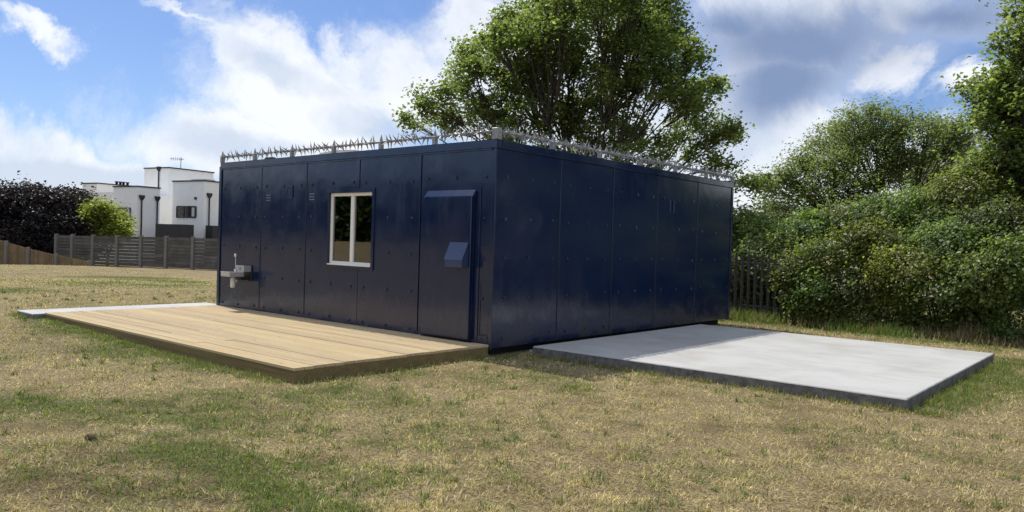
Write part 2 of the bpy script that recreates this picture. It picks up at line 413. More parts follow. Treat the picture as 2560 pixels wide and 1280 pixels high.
def blobs(lst, x, y, e=0.55):
    v = np.zeros_like(x)
    wx = x+0.5*(fbm(x*1.3, y*1.3, 91, 3)-0.5); wy = y+0.5*(fbm(x*1.3, y*1.3, 57, 3)-0.5)
    for c, ex, ey, w in lst:
        D = ex[0]*ey[1]-ex[1]*ey[0]
        dx = wx-c[0]; dy = wy-c[1]
        u = (dx*ey[1]-dy*ey[0])/D; t = (dy*ex[0]-dx*ex[1])/D
        v = np.maximum(v, w*(1-sstep(0.35, 1.45, np.sqrt(u*u+t*t))))
    return v
def turf(x, y):
    """green 0..1, dark 0..1, pale 0..1"""
    n = fbm(x*1.1, y*1.1, 5, 5); n2 = fbm(x*4.5, y*4.5, 23, 3)
    g = blobs(GREEN, x, y)
    # lusher fringe against the deck's front edge and the slab's end
    fr = np.exp(-((y+3.0)/0.35)**2)*((x > -7.2) & (x < -1.0))*0.9
    fr = np.maximum(fr, np.exp(-((x-5.05)/0.3)**2)*((y > 0.4) & (y < 6))*0.8)
    g = np.maximum(g, fr)
    far = sstep(7.0, 8.2, y)*(x > -3)*0.75
    g = np.maximum(g, far)
    g = g*(1-.9*sstep(.35, .8, blobs(PALE, x, y)))
    g = np.clip(g*1.05+(n-0.5)*1.5*0.7+(n2-0.5)*0.9-0.02, 0, 1)
    d = np.clip(blobs(DARK, x, y)*1.0+(fbm(x*2.1, y*2.1, 71, 4)-0.5)*1.7, 0, 1)
    p = np.clip(blobs(PALE, x, y)+(fbm(x*2.2, y*2.2, 37, 4)-0.58)*1.3, 0, 1)
    return g, d, p
C_STRAW = np.array([0.47, 0.388, 0.226]); C_PALE = np.array([0.54, 0.45, 0.285]); C_DARK = np.array([0.20, 0.155, 0.083]); C_GRN = np.array([0.14, 0.165, 0.040])
def turf_col(x, y):
    g, d, p = turf(x, y)
    c = C_STRAW+(C_DARK-C_STRAW)*d[:, None]
    c = c+(C_PALE-c)*(p*0.8)[:, None]
    return c, g

# ------------------------------------------------------------------ ground
def make_ground():
    def axis(lo, hi, step, far):
        core = np.arange(lo, hi+1e-6, step); a = [core]; s = step; v = hi; up = []
        while v < far: s *= 1.22; v += s; up.append(v)
        s = step; v = lo; dn = []
        while v > -far: s *= 1.22; v -= s; dn.append(v)
        return np.array(dn[::-1]+list(core)+up)
    xs = axis(-14, 9, 0.11, 900); ys = axis(-8, 11, 0.11, 900)
    # keep mid-distance cells small enough for the crest on the left
    def refine(a, lo, hi, mx):
        out = [a[0]]
        for b in a[1:]:
            k = 1
            if b > lo and out[-1] < hi: k = max(1, int(math.ceil((b-out[-1])/mx)))
            out += list(np.linspace(out[-1], b, k+1)[1:])
        return np.array(out)
    xs = refine(xs, -60, 20, 0.7); ys = refine(ys, -30, 50, 0.7)
    X, Y = np.meshgrid(xs, ys); x = X.ravel(); y = Y.ravel()
    z = ground_z(x, y)
    V = np.stack([x, y, z], 1); nx = len(xs); ny = len(ys)
    i = np.arange(nx-1)[None, :]+np.arange(ny-1)[:, None]*nx; i = i.ravel()
    F = np.stack([i, i+1, i+1+nx, i+nx], 1)
    c, g = turf_col(x, y)
    cc = c+(C_GRN*0.95-c)*(g*0.85)[:, None]
    me = fast('ground', V, F, 4, None, cc, True)
    m, gg = mat_new('parched_turf'); p = geo_pos(gg)
    base = gg.n('ShaderNodeAttribute', attribute_name='col').outputs['Color']
    n1 = gg.noise(p, 42, 6, 0.72); n2 = gg.noise(gg.n('ShaderNodeMapping', {'Vector': p, 'Scale': (1, 1, 1)}).outputs[0], 6.5, 6, 0.7)
    n3 = gg.noise(p, 140, 4, 0.7)
    b2 = gg.mix(gg.mr(n1, 0.35, 0.72), gg.mix(1.0, base, (0.26, 0.24, 0.21), 'MULTIPLY'), gg.mix(1.0, base, (1.02, 1.0, 0.96), 'MULTIPLY'))
    b2 = gg.mix(gg.mr(n2, 0.55, 0.72, 0, 0.4), b2, gg.mix(1.0, base, (0.70, 0.85, 0.6), 'MULTIPLY'))
    h = gg.math('ADD', gg.math('MULTIPLY', n1, 0.7), gg.math('MULTIPLY', n3, 0.4))
    finish(gg, b2, 0.95, 0, 0.15, h, 0.9, 0.03)
    me.materials.append(m)
    o = link('ground', me); tag(o, 'parched lawn of straw coloured and green turf', None, None, 'structure')
make_ground()

def outside(x, y, m=0.0):
    """True where turf can grow"""
    a = (x > -7.0-m) & (x < 0.02+m) & (y > -2.97-m) & (y < 7.15)
    b = (x > 0.27-m) & (x < 4.84+m) & (y > 0.52-m) & (y < 5.36+m)
    c = (x > -7.72-m) & (x < -6.8) & (y > -3.12-m) & (y < 0.2+m)
    return ~(a | b | c)

def make_blades(name, x, y, ln, wd, colr, tilt_lo, tilt_hi, label, cat_kind='stuff', bend=True):
    n = len(x); z = ground_z(x, y)-0.004
    th = rng.uniform(0, 2*np.pi, n); tl = rng.uniform(tilt_lo, tilt_hi, n)
    d = np.stack([np.cos(th)*np.sin(tl), np.sin(th)*np.sin(tl), np.cos(tl)], 1)
    side_a = th+np.pi/2+rng.normal(0, .6, n)
    s = np.stack([np.cos(side_a), np.sin(side_a), np.zeros(n)], 1)*wd[:, None]*0.5
    b = np.stack([x, y, z], 1)
    if bend:
        mid = b+d*(ln*0.55)[:, None]
        d2 = d.copy(); d2[:, 2] -= rng.uniform(0.1, 0.7, n); d2 /= np.linalg.norm(d2, axis=1)[:, None]
        tip = mid+d2*(ln*0.5)[:, None]; tip[:, 2] = np.maximum(tip[:, 2], z+0.003)
        V = np.stack([b-s, b+s, mid+s*0.8, tip, mid-s*0.8], 1).reshape(-1, 3)
        k = np.arange(n)*5
        F = np.concatenate([np.stack([k, k+1, k+2], 1), np.stack([k, k+2, k+4], 1), np.stack([k+4, k+2, k+3], 1)])
        C = np.repeat(colr, 5, 0)
    else:
        V = np.stack([b-s, b+s, b+d*ln[:, None]], 1).reshape(-1, 3)
        F = np.arange(n*3).reshape(-1, 3); C = np.repeat(colr, 3, 0)
    o = link(name, fast(name, V, F, 3, M_GRASS, C)); tag(o, label, 'grass', None, cat_kind); return o

def lawn():
    # density thins with the distance, blades are widened to keep the same cover
    N = 640000
    r = np.sqrt(rng.uniform(0, 1, N))
    r = np.where(rng.uniform(0, 1, N) < .85, 3.6+(27-3.6)*rng.uniform(0, 1, N)**1.9, rng.uniform(20, 44, N))
    a = YAW+rng.uniform(-0.66, 0.66, N)
    x = CAM[0]+np.sin(a)*r; y = CAM[1]+np.cos(a)*r
    x += rng.normal(0, .02, N); y += rng.normal(0, .02, N)
    k = outside(x, y, 0.005) & (y < 8.6+rng.uniform(0, .5, N)) 
    # tufting: fewer blades on the bare pale spots
    c, g = turf_col(x, y)
    tf = fbm(x*11, y*11, 77, 3)
    k &= rng.uniform(0, 1, N) < np.clip(0.40+0.55*g+2.4*(tf-0.48), 0.06, 1)
    x, y, r, c, g, tf = x[k], y[k], r[k], c[k], g[k], tf[k]; n = len(x)
    isg = rng.uniform(0, 1, n) < np.clip(g*1.15-0.02+0.04, 0, 0.93)
    cg = np.stack([rng.uniform(.105, .19, n), rng.uniform(.145, .215, n), rng.uniform(.025, .05, n)], 1)*(.6+.85*tf)[:, None]
    v = (rng.uniform(.42, 1.35, n)*(0.55+0.9*tf)+(rng.uniform(0, 1, n) < .06)*.5)[:, None]
    colr = np.where(isg[:, None], cg*rng.uniform(.55, 1.45, n)[:, None], c*v*np.array([1.08, 1.06, 1.0]))
    ln = np.where(isg, rng.uniform(.02, .055, n), rng.uniform(.014, .045, n))*(0.6+0.9*tf)
    wd = rng.uniform(.003, .0068, n)*np.clip(r/6.0, 1, 7.0)
    make_blades('lawn_grass', x, y, ln, wd, colr, 0.35, 1.35, 'short dry and green grass blades of the lawn')
    # separate tufts: fresh green ones, straw ones, and a few low broad-leaved weeds
    nt = 2600
    rr = 3.7+(20-3.7)*rng.uniform(0, 1, nt)**1.5; aa = YAW+rng.uniform(-.66, .66, nt); tx = CAM[0]+np.sin(aa)*rr; ty = CAM[1]+np.cos(aa)*rr
    _, tg = turf_col(tx, ty); grn = rng.uniform(0, 1, nt) < np.clip(.25+.75*tg, 0, .95)
    m_ = 22; ii = np.repeat(np.arange(nt), m_); sg = rng.uniform(.012, .05, nt)[ii]
    xx = tx[ii]+rng.normal(0, 1, nt*m_)*sg; yy = ty[ii]+rng.normal(0, 1, nt*m_)*sg
    k = outside(xx, yy, .01) & (yy < 8.6); xx, yy, ii = xx[k], yy[k], ii[k]; n2_ = len(xx)
    cgr = np.array([.12, .165, .035])*rng.uniform(.45, 1.35, n2_)[:, None]; cst = np.array([.46, .38, .22])*rng.uniform(.4, 1.3, n2_)[:, None]
    make_blades('tuft_grass', xx, yy, rng.uniform(.025, .075, n2_), rng.uniform(.004, .008, n2_)*np.clip(rr[ii]/7, 1, 3), np.where(grn[ii][:, None], cgr, cst), 0.15, 1.2, 'scattered green and straw tufts standing out of the lawn')
    # longer fringe of fresh grass against deck and slabs
    X = []; Y = []; L = []; Cc = []
    def fringe(p0, p1, n, spread, l0, l1, gfrac, clump=3.0):
        t = rng.uniform(0, 1, n); nn = fbm(t*40*clump/3, t*0+p0[0], 13, 2); t = t[rng.uniform(0, 1, n) < sstep(.35, .65, nn)+0.12]
        n = len(t); q = np.array(p0)[None]*(1-t)[:, None]+np.array(p1)[None]*t[:, None]
        d = np.array(p1)-np.array(p0); d = d/np.linalg.norm(d); nn_ = np.array([d[1], -d[0]])
        q = q+nn_[None]*np.abs(rng.normal(0, spread, n))[:, None]
        X.append(q[:, 0]); Y.append(q[:, 1]); L.append(rng.uniform(l0, l1, n))
        gm = rng.uniform(0, 1, n)[:, None] < gfrac
        cg = np.stack([rng.uniform(.10, .17, n), rng.uniform(.145, .21, n), rng.uniform(.02, .045, n)], 1)
        cs = np.array([.36, .29, .15])*rng.uniform(.6, 1.1, n)[:, None]
        Cc.append(np.where(gm, cg, cs))
    fringe((-7.0, -2.985), (-0.02, -2.985), 5000, .10, .02, .075, .8)
    fringe((-7.75, -3.1), (-7.0, -3.14), 500, .07, .04, .10, .7)
    fringe((-0.02, -2.95), (-0.0, -0.1), 1500, .05, .03, .09, .5)      # deck end (grows to +x)
    fringe((0.27, 0.51), (4.85, 0.51), 2600, .05, .03, .09, .5)
    fringe((4.86, 0.5), (4.86, 5.4), 3500, .16, .03, .11, .85)
    fringe((4.85, 5.4), (0.3, 5.4), 1500, .08, .04, .12, .7)
    fringe((-7.9, 0.22), (-7.75, -3.1), 900, .06, .03, .08, .5)
    x = np.concatenate(X); y = np.concatenate(Y); k = outside(x, y, 0.002)
    x, y = x[k], y[k]; ln = np.concatenate(L)[k]; cc = np.concatenate(Cc)[k]; n = len(x)
    make_blades('edge_grass', x, y, ln, rng.uniform(.004, .008, n), cc, 0.05, 0.8, 'longer green grass fringing the deck and slab edges')
    # unmown strip under the hedge
    n = 30000
    x = rng.uniform(-2.6, 13, n); y = 8.75+rng.normal(0, .34, n)+0.10*np.sin(x*2.1)
    k = (y > 7.6) & (rng.uniform(0, 1, n) < sstep(.3, .6, fbm(x*2.3, y*2.3, 3, 3))+0.25); x, y = x[k], y[k]; n = len(x)
    gm = fbm(x*1.1, y*0.7, 88, 3)+rng.normal(0, .1, n) > .50
    cg = np.stack([rng.uniform(.10, .18, n), rng.uniform(.14, .22, n), rng.uniform(.03, .06, n)], 1)
    cs = np.array([.40, .31, .17])*rng.uniform(.5, 1.1, n)[:, None]
    lnn = rng.uniform(.10, .34, n)*(0.6+0.9*fbm(x*1.7, y*1.7, 61, 2))*sstep(7.5, 8.9, y)+.04
    make_blades('hedge_bottom_grass', x, y, lnn, rng.uniform(.008, .016, n), np.where(gm[:, None], cg, cs), 0.05, 0.75, 'tall straw and green grass along the foot of the hedge')
lawn()

# ------------------------------------------------------------------ cabin
H = 2.85; W = 6.907; D = 7.116; ZB = 0.13
cabin = thing('cabin', (-W/2, D/2, 0.05), 'dark navy steel panelled flat roofed cabin with spiked roof rail', 'cabin')
PX = [-W, -5.50, -4.15, -2.775, -1.40, 0.0]           # vertical joints of the front
PY = [0.0, 1.40, 2.78, 4.16, 5.62, D]                 # ... of the side
WX0, WX1, WZ0, WZ1 = -3.53, -2.46, 1.09, 2.22         # window opening
DX0, DX1, DZ0, DZ1 = -1.24, -0.335, 0.215, 2.12       # door leaf
def shell():
    t = 0.012
    # structural walls behind the cladding (hollow: the room can be seen through the window)
    f = MB()
    for a, b in (((-W+.02, .02, ZB), (WX0, .10, H-.01)), ((WX1, .02, ZB), (-.02, .10, H-.01)), ((WX0, .02, ZB), (WX1, .10, WZ0)), ((WX0, .02, WZ1), (WX1, .10, H-.01))): f.box(a, b)
    f.build('front_wall', M_GAP, cabin)
    MB().box((-.10, .101, ZB), (-.02, D-.02, H-.01)).build('side_wall', M_GAP, cabin)
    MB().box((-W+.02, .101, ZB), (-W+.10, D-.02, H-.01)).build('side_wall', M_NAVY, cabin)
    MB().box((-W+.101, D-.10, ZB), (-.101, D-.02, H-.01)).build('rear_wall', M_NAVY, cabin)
    MB().box((-W+.101, .101, ZB), (-.101, D-.101, ZB+.08)).build('floor', M_INT, cabin)
    rf = MB()
    for a, b in (((-W+.101, .101, H-.12), (-5.40, D-.101, H-.02)), ((-4.40, .101, H-.12), (-.101, D-.101, H-.02)), ((-5.3999, .101, H-.12), (-4.4001, 1.25, H-.02)), ((-5.3999, 2.25, H-.12), (-4.4001, D-.101, H-.02))): rf.box(a, b)
    rf.build('roof', M_ROOF, cabin)
    MB().box((-W+.11, 3.2, ZB+.081), (-.11, 3.25, H-.121)).build('inner_partition', M_INT, cabin)
    MB().box((-W+.15, .15, 0.0), (-.15, D-.15, ZB-.002)).build('underfloor_shade', M_GAP, cabin)  # near-black box standing in for the shaded void under the raised cabin
    def panel(verts2, axis):
        pass
    # front cladding sheets (window sheets are cut round the opening)
    gap = 0.006
    for i in range(5):
        x0 = PX[i]+gap+(0.045 if i == 0 else 0); x1 = PX[i+1]-gap-(0.05 if i == 4 else 0); z0 = ZB; z1 = H-.115
        off = random.uniform(-.0015, .0015)
        m = MB()
        if i in (2, 3):
            if i == 2: L = [(x0, WX0, z0, z1), (WX0, x1, z0, WZ0), (WX0, x1, WZ1, z1)]
            else: L = [(WX1, x1, z0, z1), (x0, WX1, z0, WZ0), (x0, WX1, WZ1, z1)]
            # one L/C shaped sheet
            if i == 2: pr = [(x0, z0), (x1, z0), (x1, WZ0), (WX0, WZ0), (WX0, WZ1), (x1, WZ1), (x1, z1), (x0, z1)]
            else: pr = [(x0, z0), (x1, z0), (x1, z1), (x0, z1), (x0, WZ1), (WX1, WZ1), (WX1, WZ0), (x0, WZ0)]
            m.extrude(pr, 1, 0.0+off, 0.018)
        else:
            m.box((x0, 0.0+off, z0), (x1, 0.018, z1), 0.003)
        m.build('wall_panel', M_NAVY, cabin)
    for i in range(5):
        y0 = PY[i]+gap+(0.012 if i == 0 else 0); y1 = PY[i+1]-gap-(0.06 if i == 4 else 0)
        off = random.uniform(-.0015, .0015)
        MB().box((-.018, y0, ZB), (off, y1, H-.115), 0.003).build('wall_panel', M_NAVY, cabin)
    # cover strips on the joints
    for i, (x, z0, z1) in enumerate(((PX[1], ZB, H-.116), (PX[2], ZB, H-.116), (PX[3], WZ1+.07, H-.116), (PX[4], ZB, H-.116))):
        MB().box((x-.045, -.010, z0), (x-.006, -.0025, z1), .002).build('joint_strip', M_NAVY, cabin)
    for y in PY[1:5]:
        MB().box((.0025, y+.006, ZB), (.008, y+.04, H-.116), .002).build('joint_strip', M_NAVY, cabin)
    # angle trims on the corners and the fascia under the roof edge
    MB().box((-W-.035, -.022, ZB-.02), (-W+.04, .05, H-.07), .004).build('corner_trim', M_NAVY, cabin)
    m = MB(); m.box((-.052, -.006, ZB-.02), (.006, .012, H-.116), .003); m.build('corner_trim', M_NAVY, cabin)
    MB().box((-.05, D-.055, ZB-.02), (.016, D+.01, H-.05), .004).build('corner_trim', M_NAVY, cabin)
    MB().box((-W-.01, -.016, H-.112), (.018, .05, H), .006).build('roof_fascia', M_NAVY, cabin)
    MB().box((-.05, .0502, H-.112), (.018, D+.006, H-.002), .006).build('roof_fascia', M_NAVY, cabin)
    # lip under the fascia
    MB().box((-W+.045, -.022, H-.132), (-.055, -.004, H-.1135), .003).build('drip_lip', M_NAVY, cabin)
    # base skirt: slightly proud, dark weathered foot
    MB().box((-W+.05, -.007, ZB-.015), (DX0-.06, -.0022, ZB+.10), .002).build('base_skirt', M_NAVY, cabin)
    # bolts: flat plate with a domed head
    b = MB(); b.box((-.030, -.004, -.030), (.030, 0.001, .030), .0015)
    n = 8
    for (r0, y0), (r1, y1) in (((.021, -.004), (.0185, -.016)), ((.0185, -.016), (.011, -.024)), ((.011, -.024), (.0005, -.027))):
        vs = [(r0*math.cos(2*math.pi*k/n), y0, r0*math.sin(2*math.pi*k/n)) for k in range(n)]+[(r1*math.cos(2*math.pi*k/n), y1, r1*math.sin(2*math.pi*k/n)) for k in range(n)]
        b.poly(vs, [(k, (k+1) % n, n+(k+1) % n, n+k) for k in range(n)])
    bm = b.mesh('bolt', M_NAVY)
    rows = (2.365, 1.835, 1.305, 0.78, 0.255)
    for i in range(5):
        for x in (PX[i]+.145, (PX[i]+PX[i+1])/2, PX[i+1]-.17):
            for z in rows:
                if WX0-.12 < x < WX1+.12 and WZ0-.12 < z < WZ1+.12: continue
                if DX0-.09 < x < DX1+.10 and z < DZ1+.1: continue
                if i == 0 and z == .78 and x > -6.4: continue
                o = link('bolt', bm, None, cabin, (x+random.uniform(-.012, .012), -.002, z+random.uniform(-.012, .012)))
                o.rotation_euler = (0, random.uniform(-.6, .6), 0); o.scale = (.9, .9, .9)
    for i in range(5):
        for y in (PY[i]+.22, (PY[i]+PY[i+1])/2+.03, PY[i+1]-.16):
            for z in rows:
                if z < .3 and i > 1: continue
                o = link('bolt', bm, None, cabin, (.002, y+random.uniform(-.012, .012), z+random.uniform(-.012, .012)))
                o.rotation_euler = (random.uniform(-.6, .6), 0, math.pi/2); o.scale = (.75, .6, .75)
    # small fittings
    m = MB(); m.box((-4.72, -.009, 2.17), (-4.56, -.0025, 2.36), .002)
    pl = m.build('plaque', M_NAVY, cabin)
    m = MB()
    for a, c in (((-4.725, -.016, 2.355), (-4.555, -.0095, 2.37)), ((-4.725, -.016, 2.16), (-4.555, -.0095, 2.172)), ((-4.73, -.016, 2.1725), (-4.718, -.0095, 2.3545)), ((-4.562, -.016, 2.1725), (-4.55, -.0095, 2.3545)), ((-4.66, -.012, 2.20), (-4.62, -.0095, 2.33)), ((-4.69, -.012, 2.315), (-4.59, -.0095, 2.33))): m.box(a, c)
    m.build('plaque_frame', M_HOOD, pl)
    for xc in (-5.28, -4.0):
        for k in range(3):
            MB().extrude([(-.012, 2.205-k*.045), (-.0025, 2.225-k*.045), (-.0025, 2.2-k*.045)], 0, xc-.075, xc+.075).build('louvre', M_NAVY, cabin)
    for dy in (-.06, .07):
        MB().box((.003, 4.63+dy, 2.13), (.016, 4.66+dy, 2.34), .003).build('lifting_lug', M_HOOD, cabin)
shell()

def door():
    fr = MB()
    for a, b in (((DX0-.085, -.014, DZ1+.05), (DX1+.095, -.0022, DZ1+.115)), ((DX0-.085, -.014, ZB), (DX0-.018, -.0022, DZ1+.0495)), ((DX1+.05, -.014, ZB), (DX1+.095, -.0022, DZ1+.0495))): fr.box(a, b, .002)
    d = MB().box((DX0, -.085, DZ0), (DX1, -.0028, DZ1), .006).build('door', M_NAVY, cabin)
    fr.build('door_frame', M_NAVY, d)
    # sloped rain canopy running along the head of the leaf
    MB().extrude([(-.086, DZ1-.015), (-.0145, DZ1+.085), (-.0145, DZ1-.015+.015)], 0, DX0-.012, DX1+.004).build('rain_canopy', M_HOOD, d)
    # lock hood
    hx0, hx1 = -.685, -.365
    h = MB().extrude([(-.0855, 1.17), (-.0855, 1.49), (-.095, 1.49), (-.205, 1.265), (-.205, 1.17)], 0, hx0, hx1)
    h.build('lock_hood', M_HOOD, d)
    MB().extrude([(-.0858, 1.485), (-.0858, 1.50), (-.099, 1.50), (-.212, 1.265), (-.205, 1.262), (-.095, 1.4905)], 0, hx0-.012, hx1+.006).build('lock_hood_lid', M_HOOD, d)
    for z in (1.80, 1.35, .62, .36):
        MB().tube([(DX0-.022, -.03, z-.05), (DX0-.022, -.03, z+.05)], .016, 10).build('hinge', M_HOOD, d, True)
    MB().box((DX0-.03, -.06, ZB), (DX1+.03, -.0145, ZB+.055)).build('threshold', M_GAP, d)
    # closing strip and inspection outline on the right jamb
    m = MB()
    for a, b in (((-.205, -.004, .30), (-.197, -.0022, .98)), ((-.205, -.004, .29), (-.07, -.0022, .298))): m.box(a, b)
    m.build('inspection_cover_seam', M_GAP, d)
    MB().box((-.23, -.012, .17), (-.06, -.0022, .285), .002).build('kick_plate', M_NAVY, d)
door()

def window():
    root = MB()
    t = .055
    for a, b in (((WX0-t, -.020, WZ0-t), (WX0, -.0025, WZ1+t)), ((WX1, -.020, WZ0-t), (WX1+t, -.0025, WZ1+t)), ((WX0+.0005, -.020, WZ1), (WX1-.0005, -.0025, WZ1+t)), ((WX0+.0005, -.020, WZ0-t), (WX1-.0005, -.0025, WZ0))): root.box(a, b, .002)
    wn = root.build('window', M_NAVY, cabin)
    f = MB(); y0, y1 = .022, .082; b_ = .052
    f.box((WX0+.001, y0, WZ0+.001), (WX0+b_, y1, WZ1-.001), .004); f.box((WX1-b_, y0, WZ0+.001), (WX1-.001, y1, WZ1-.001), .004)
    f.box((WX0+b_+.0005, y0, WZ1-b_), (WX1-b_-.0005, y1, WZ1-.001), .004); f.box((WX0+b_+.0005, y0, WZ0+.001), (WX1-b_-.0005, y1, WZ0+b_), .004)
    f.build('frame', M_WHITE, wn)
    xm = (WX0+WX1)/2+.02
    MB().box((xm-.036, y0-.004, WZ0+b_+.0005), (xm+.036, y1, WZ1-b_-.0005), .004).build('mullion', M_WHITE, wn)
    MB().box((WX0+b_, .048, WZ0+b_), (xm-.036, .054, WZ1-b_)).build('pane', M_GLASS, wn)
    MB().box((xm+.036, .048, WZ0+b_), (WX1-b_, .054, WZ1-b_)).build('pane', M_GLASS, wn)
    MB().box((WX0+.001, -.03, WZ0-.006), (WX1-.001, .0215, WZ0+.012), .003).build('sill', M_WHITE, wn)
    for k in range(3):
        MB().box((WX0+.06+k*.10, .16+.01*(k % 2), WZ0-.05), (WX0+.15+k*.10, .168+.01*(k % 2), WZ1)).build('blind_slat', M_BLIND, wn)
window()

def spikes():
    zr = H+.105
    post = MB().box((-.03, -.03, 0), (.03, .03, .115), .004)
    post.poly([(-.03, -.012, .115), (.03, -.012, .115), (.03, .012, .115), (-.03, .012, .115), (0, 0, .225)], [(0, 1, 4), (1, 2, 4), (2, 3, 4), (3, 0, 4)])
    pm = post.mesh('spike_post', M_GALV)
    def star(seed):
        r = random.Random(seed); m = MB()
        m.tube([(-.022, 0, 0), (.022, 0, 0)], .023, 8)
        for k in range(4):
            a = k*2*math.pi/4+r.uniform(-.3, .3); L = r.uniform(.085, .135); tx = r.uniform(-.045, .045)
            c, s_ = math.cos(a), math.sin(a); w = .0135
            base = [(-w, .017*c-w*.5*s_, .017*s_+w*.5*c), (w, .017*c-w*.5*s_, .017*s_+w*.5*c), (w, .017*c+w*.5*s_, .017*s_-w*.5*c), (-w, .017*c+w*.5*s_, .017*s_-w*.5*c)]
            m.poly(base+[(tx, L*c, L*s_)], [(0, 1, 4), (1, 2, 4), (2, 3, 4), (3, 0, 4), (3, 2, 1, 0)])
        return m.mesh('spike_star', M_GALV)
    stars = [star(i) for i in range(7)]
    for side in (0, 1):
        L = W if side == 0 else D
        r = MB()
        if side == 0: r.tube([(-W+.01, .0, zr), (-.055, .0, zr)], .0165, 8)
        else: r.tube([(-.0, .055, zr), (-.0, D-.01, zr)], .0165, 8)
        rail = r.build('spike_rail', M_GALV, cabin, True)
        nb = 6
        for i in range(1, nb+1):
            t = L*i/nb
            if i == nb: t -= .03
            link('spike_post', pm, None, rail, (-t, 0, H-.003) if side == 0 else (-.0, t, H-.003))
        for i in range(nb):
            t0 = L*i/nb+.10; t1 = L*(i+1)/nb-.09; k = 10 if side == 0 else 12
            for j in range(k):
                t = t0+(t1-t0)*(j+.5)/k+random.uniform(-.03, .03)
                o = link('spike_star', random.choice(stars), None, rail, (-t, 0, zr) if side == 0 else (0, t, zr))
                o.rotation_euler = (random.uniform(0, 6.28), 0, 0) if side == 0 else Euler((random.uniform(0, 6.28), 0, math.pi/2), 'XYZ')
    cp = MB().box((-.048, -.048, H-.003), (.048, .048, H+.145), .006); cp.build('corner_post', M_GALV, cabin)
spikes()

# roof light and vent on the roof
rl = thing('rooflight', (-4.9, 1.7, H-.02), 'pale low rooflight box on the flat cabin roof', 'rooflight')
_k = MB()
for _a, _b in (((-5.45, 1.2, H-.019), (-5.40, 2.3, H+.20)), ((-4.40, 1.2, H-.019), (-4.35, 2.3, H+.20)), ((-5.3999, 1.2, H-.019), (-4.4001, 1.25, H+.20)), ((-5.3999, 2.25, H-.019), (-4.4001, 2.3, H+.20))): _k.box(_a, _b)
_k.build('kerb', M_GRP, rl)
MB().extrude([(-5.5, H+.2005), (-4.3, H+.2005), (-4.38, H+.235), (-4.9, H+.26), (-5.42, H+.235)], 1, 1.15, 2.35).build('dome', M_DOME, rl)
rv = thing('roof_vent', (-6.45, .75, H-.02), 'small dark vent cowl at the far end of the cabin roof', 'vent')
MB().tube([(-6.45, .75, H-.02), (-6.45, .75, H+.10)], .05, 12).build('pipe', M_GALV, rv, True)
MB().tube([(-6.45, .75, H+.1005), (-6.45, .75, H+.12), (-6.45, .75, H+.16), (-6.45, .75, H+.175)], [.10, .12, .09, .02], 14).build('cowl', M_DARKMETAL, rv, True)

# ------------------------------------------------------------------ drinking fountain on the front wall
def fountain():
    x0, x1 = -6.02, -5.76; xc = -5.89
    t = thing('drinking_fountain', (xc, -.01, .62), 'stainless steel drinking fountain bracketed to the navy cabin wall above the deck', 'drinking fountain')
    MB().box((x0-.02, -.016, .70), (x1+.02, -.0025, .98), .003).build('back_plate', M_DARKMETAL, t)
    MB().box((x0, -.17, .855), (x1, -.0165, .965), .006).build('valve_box', M_STEEL, t)
    MB().tube([(xc+.03, -.172, .915), (xc+.03, -.186, .915)], .016, 10).build('push_button', M_GALV, t, True)
    # bowl: open box with rolled rim
    by0, by1, bz0, bz1 = -.44, -.1705, .775, .85
    m = MB(); w = .012
    m.box((x0-.02, by0, bz0), (x1+.02, by0+w, bz1)); m.box((x0-.02, by1-w, bz0), (x1+.02, by1, bz1))
    m.box((x0-.02, by0+w+.0005, bz0), (x0-.02+w, by1-w-.0005, bz1)); m.box((x1+.02-w, by0+w+.0005, bz0), (x1+.02, by1-w-.0005, bz1))
    m.box((x0-.019+w, by0+w, bz0), (x1+.019-w, by1-w, bz0+.01))
    b = m.build('bowl', M_STEEL, t)
    rim = MB(); rim.box((x0-.026, by0-.006, bz1+.0005), (x1+.026, by0+.014, bz1+.010), .002); rim.box((x0-.026, by1-.02, bz1+.0005), (x1+.026, by1-.001, bz1+.010), .002)
    rim.build('rim', M_STEEL, b)
    MB().box((x0+.02, -.20, .72), (x1-.02, -.0165, .774), .004).build('bracket', M_DARKMETAL, t)
    yc = -.29
    MB().tube([(xc, yc, .7745), (xc, yc, .745), (xc, yc, .74), (xc, yc, .59), (xc, yc, .575)], [.025, .025, .045, .045, .03], 14).build('waste_trap', M_PVC, t, True)
    MB().tube([(xc, yc+.046, .70), (xc, yc+.07, .70), (xc, yc+.071, .70), (xc, -.0165, .70)], [.03, .03, .018, .018], 12).build('waste_pipe', M_PVC, t, True)
    ys = -.235
    MB().tube([(xc-.02, ys, .851), (xc-.02, ys, .90)], [.028, .022], 12).build('spout_base', M_STEEL, t, True)
    sp = MB().tube([(xc-.02, ys, .9005), (xc-.02, ys, 1.09), (xc-.02, ys-.006, 1.12)], .008, 8).build('bottle_filler_spout', M_STEEL, t, True)
    MB().tube([(xc-.02, ys-.006, 1.1205), (xc-.02, ys-.008, 1.14), (xc-.02, ys-.012, 1.165), (xc-.02, ys-.014, 1.175)], [.014, .019, .017, .006], 10).build('nozzle', M_WHITE, sp, True)
fountain()

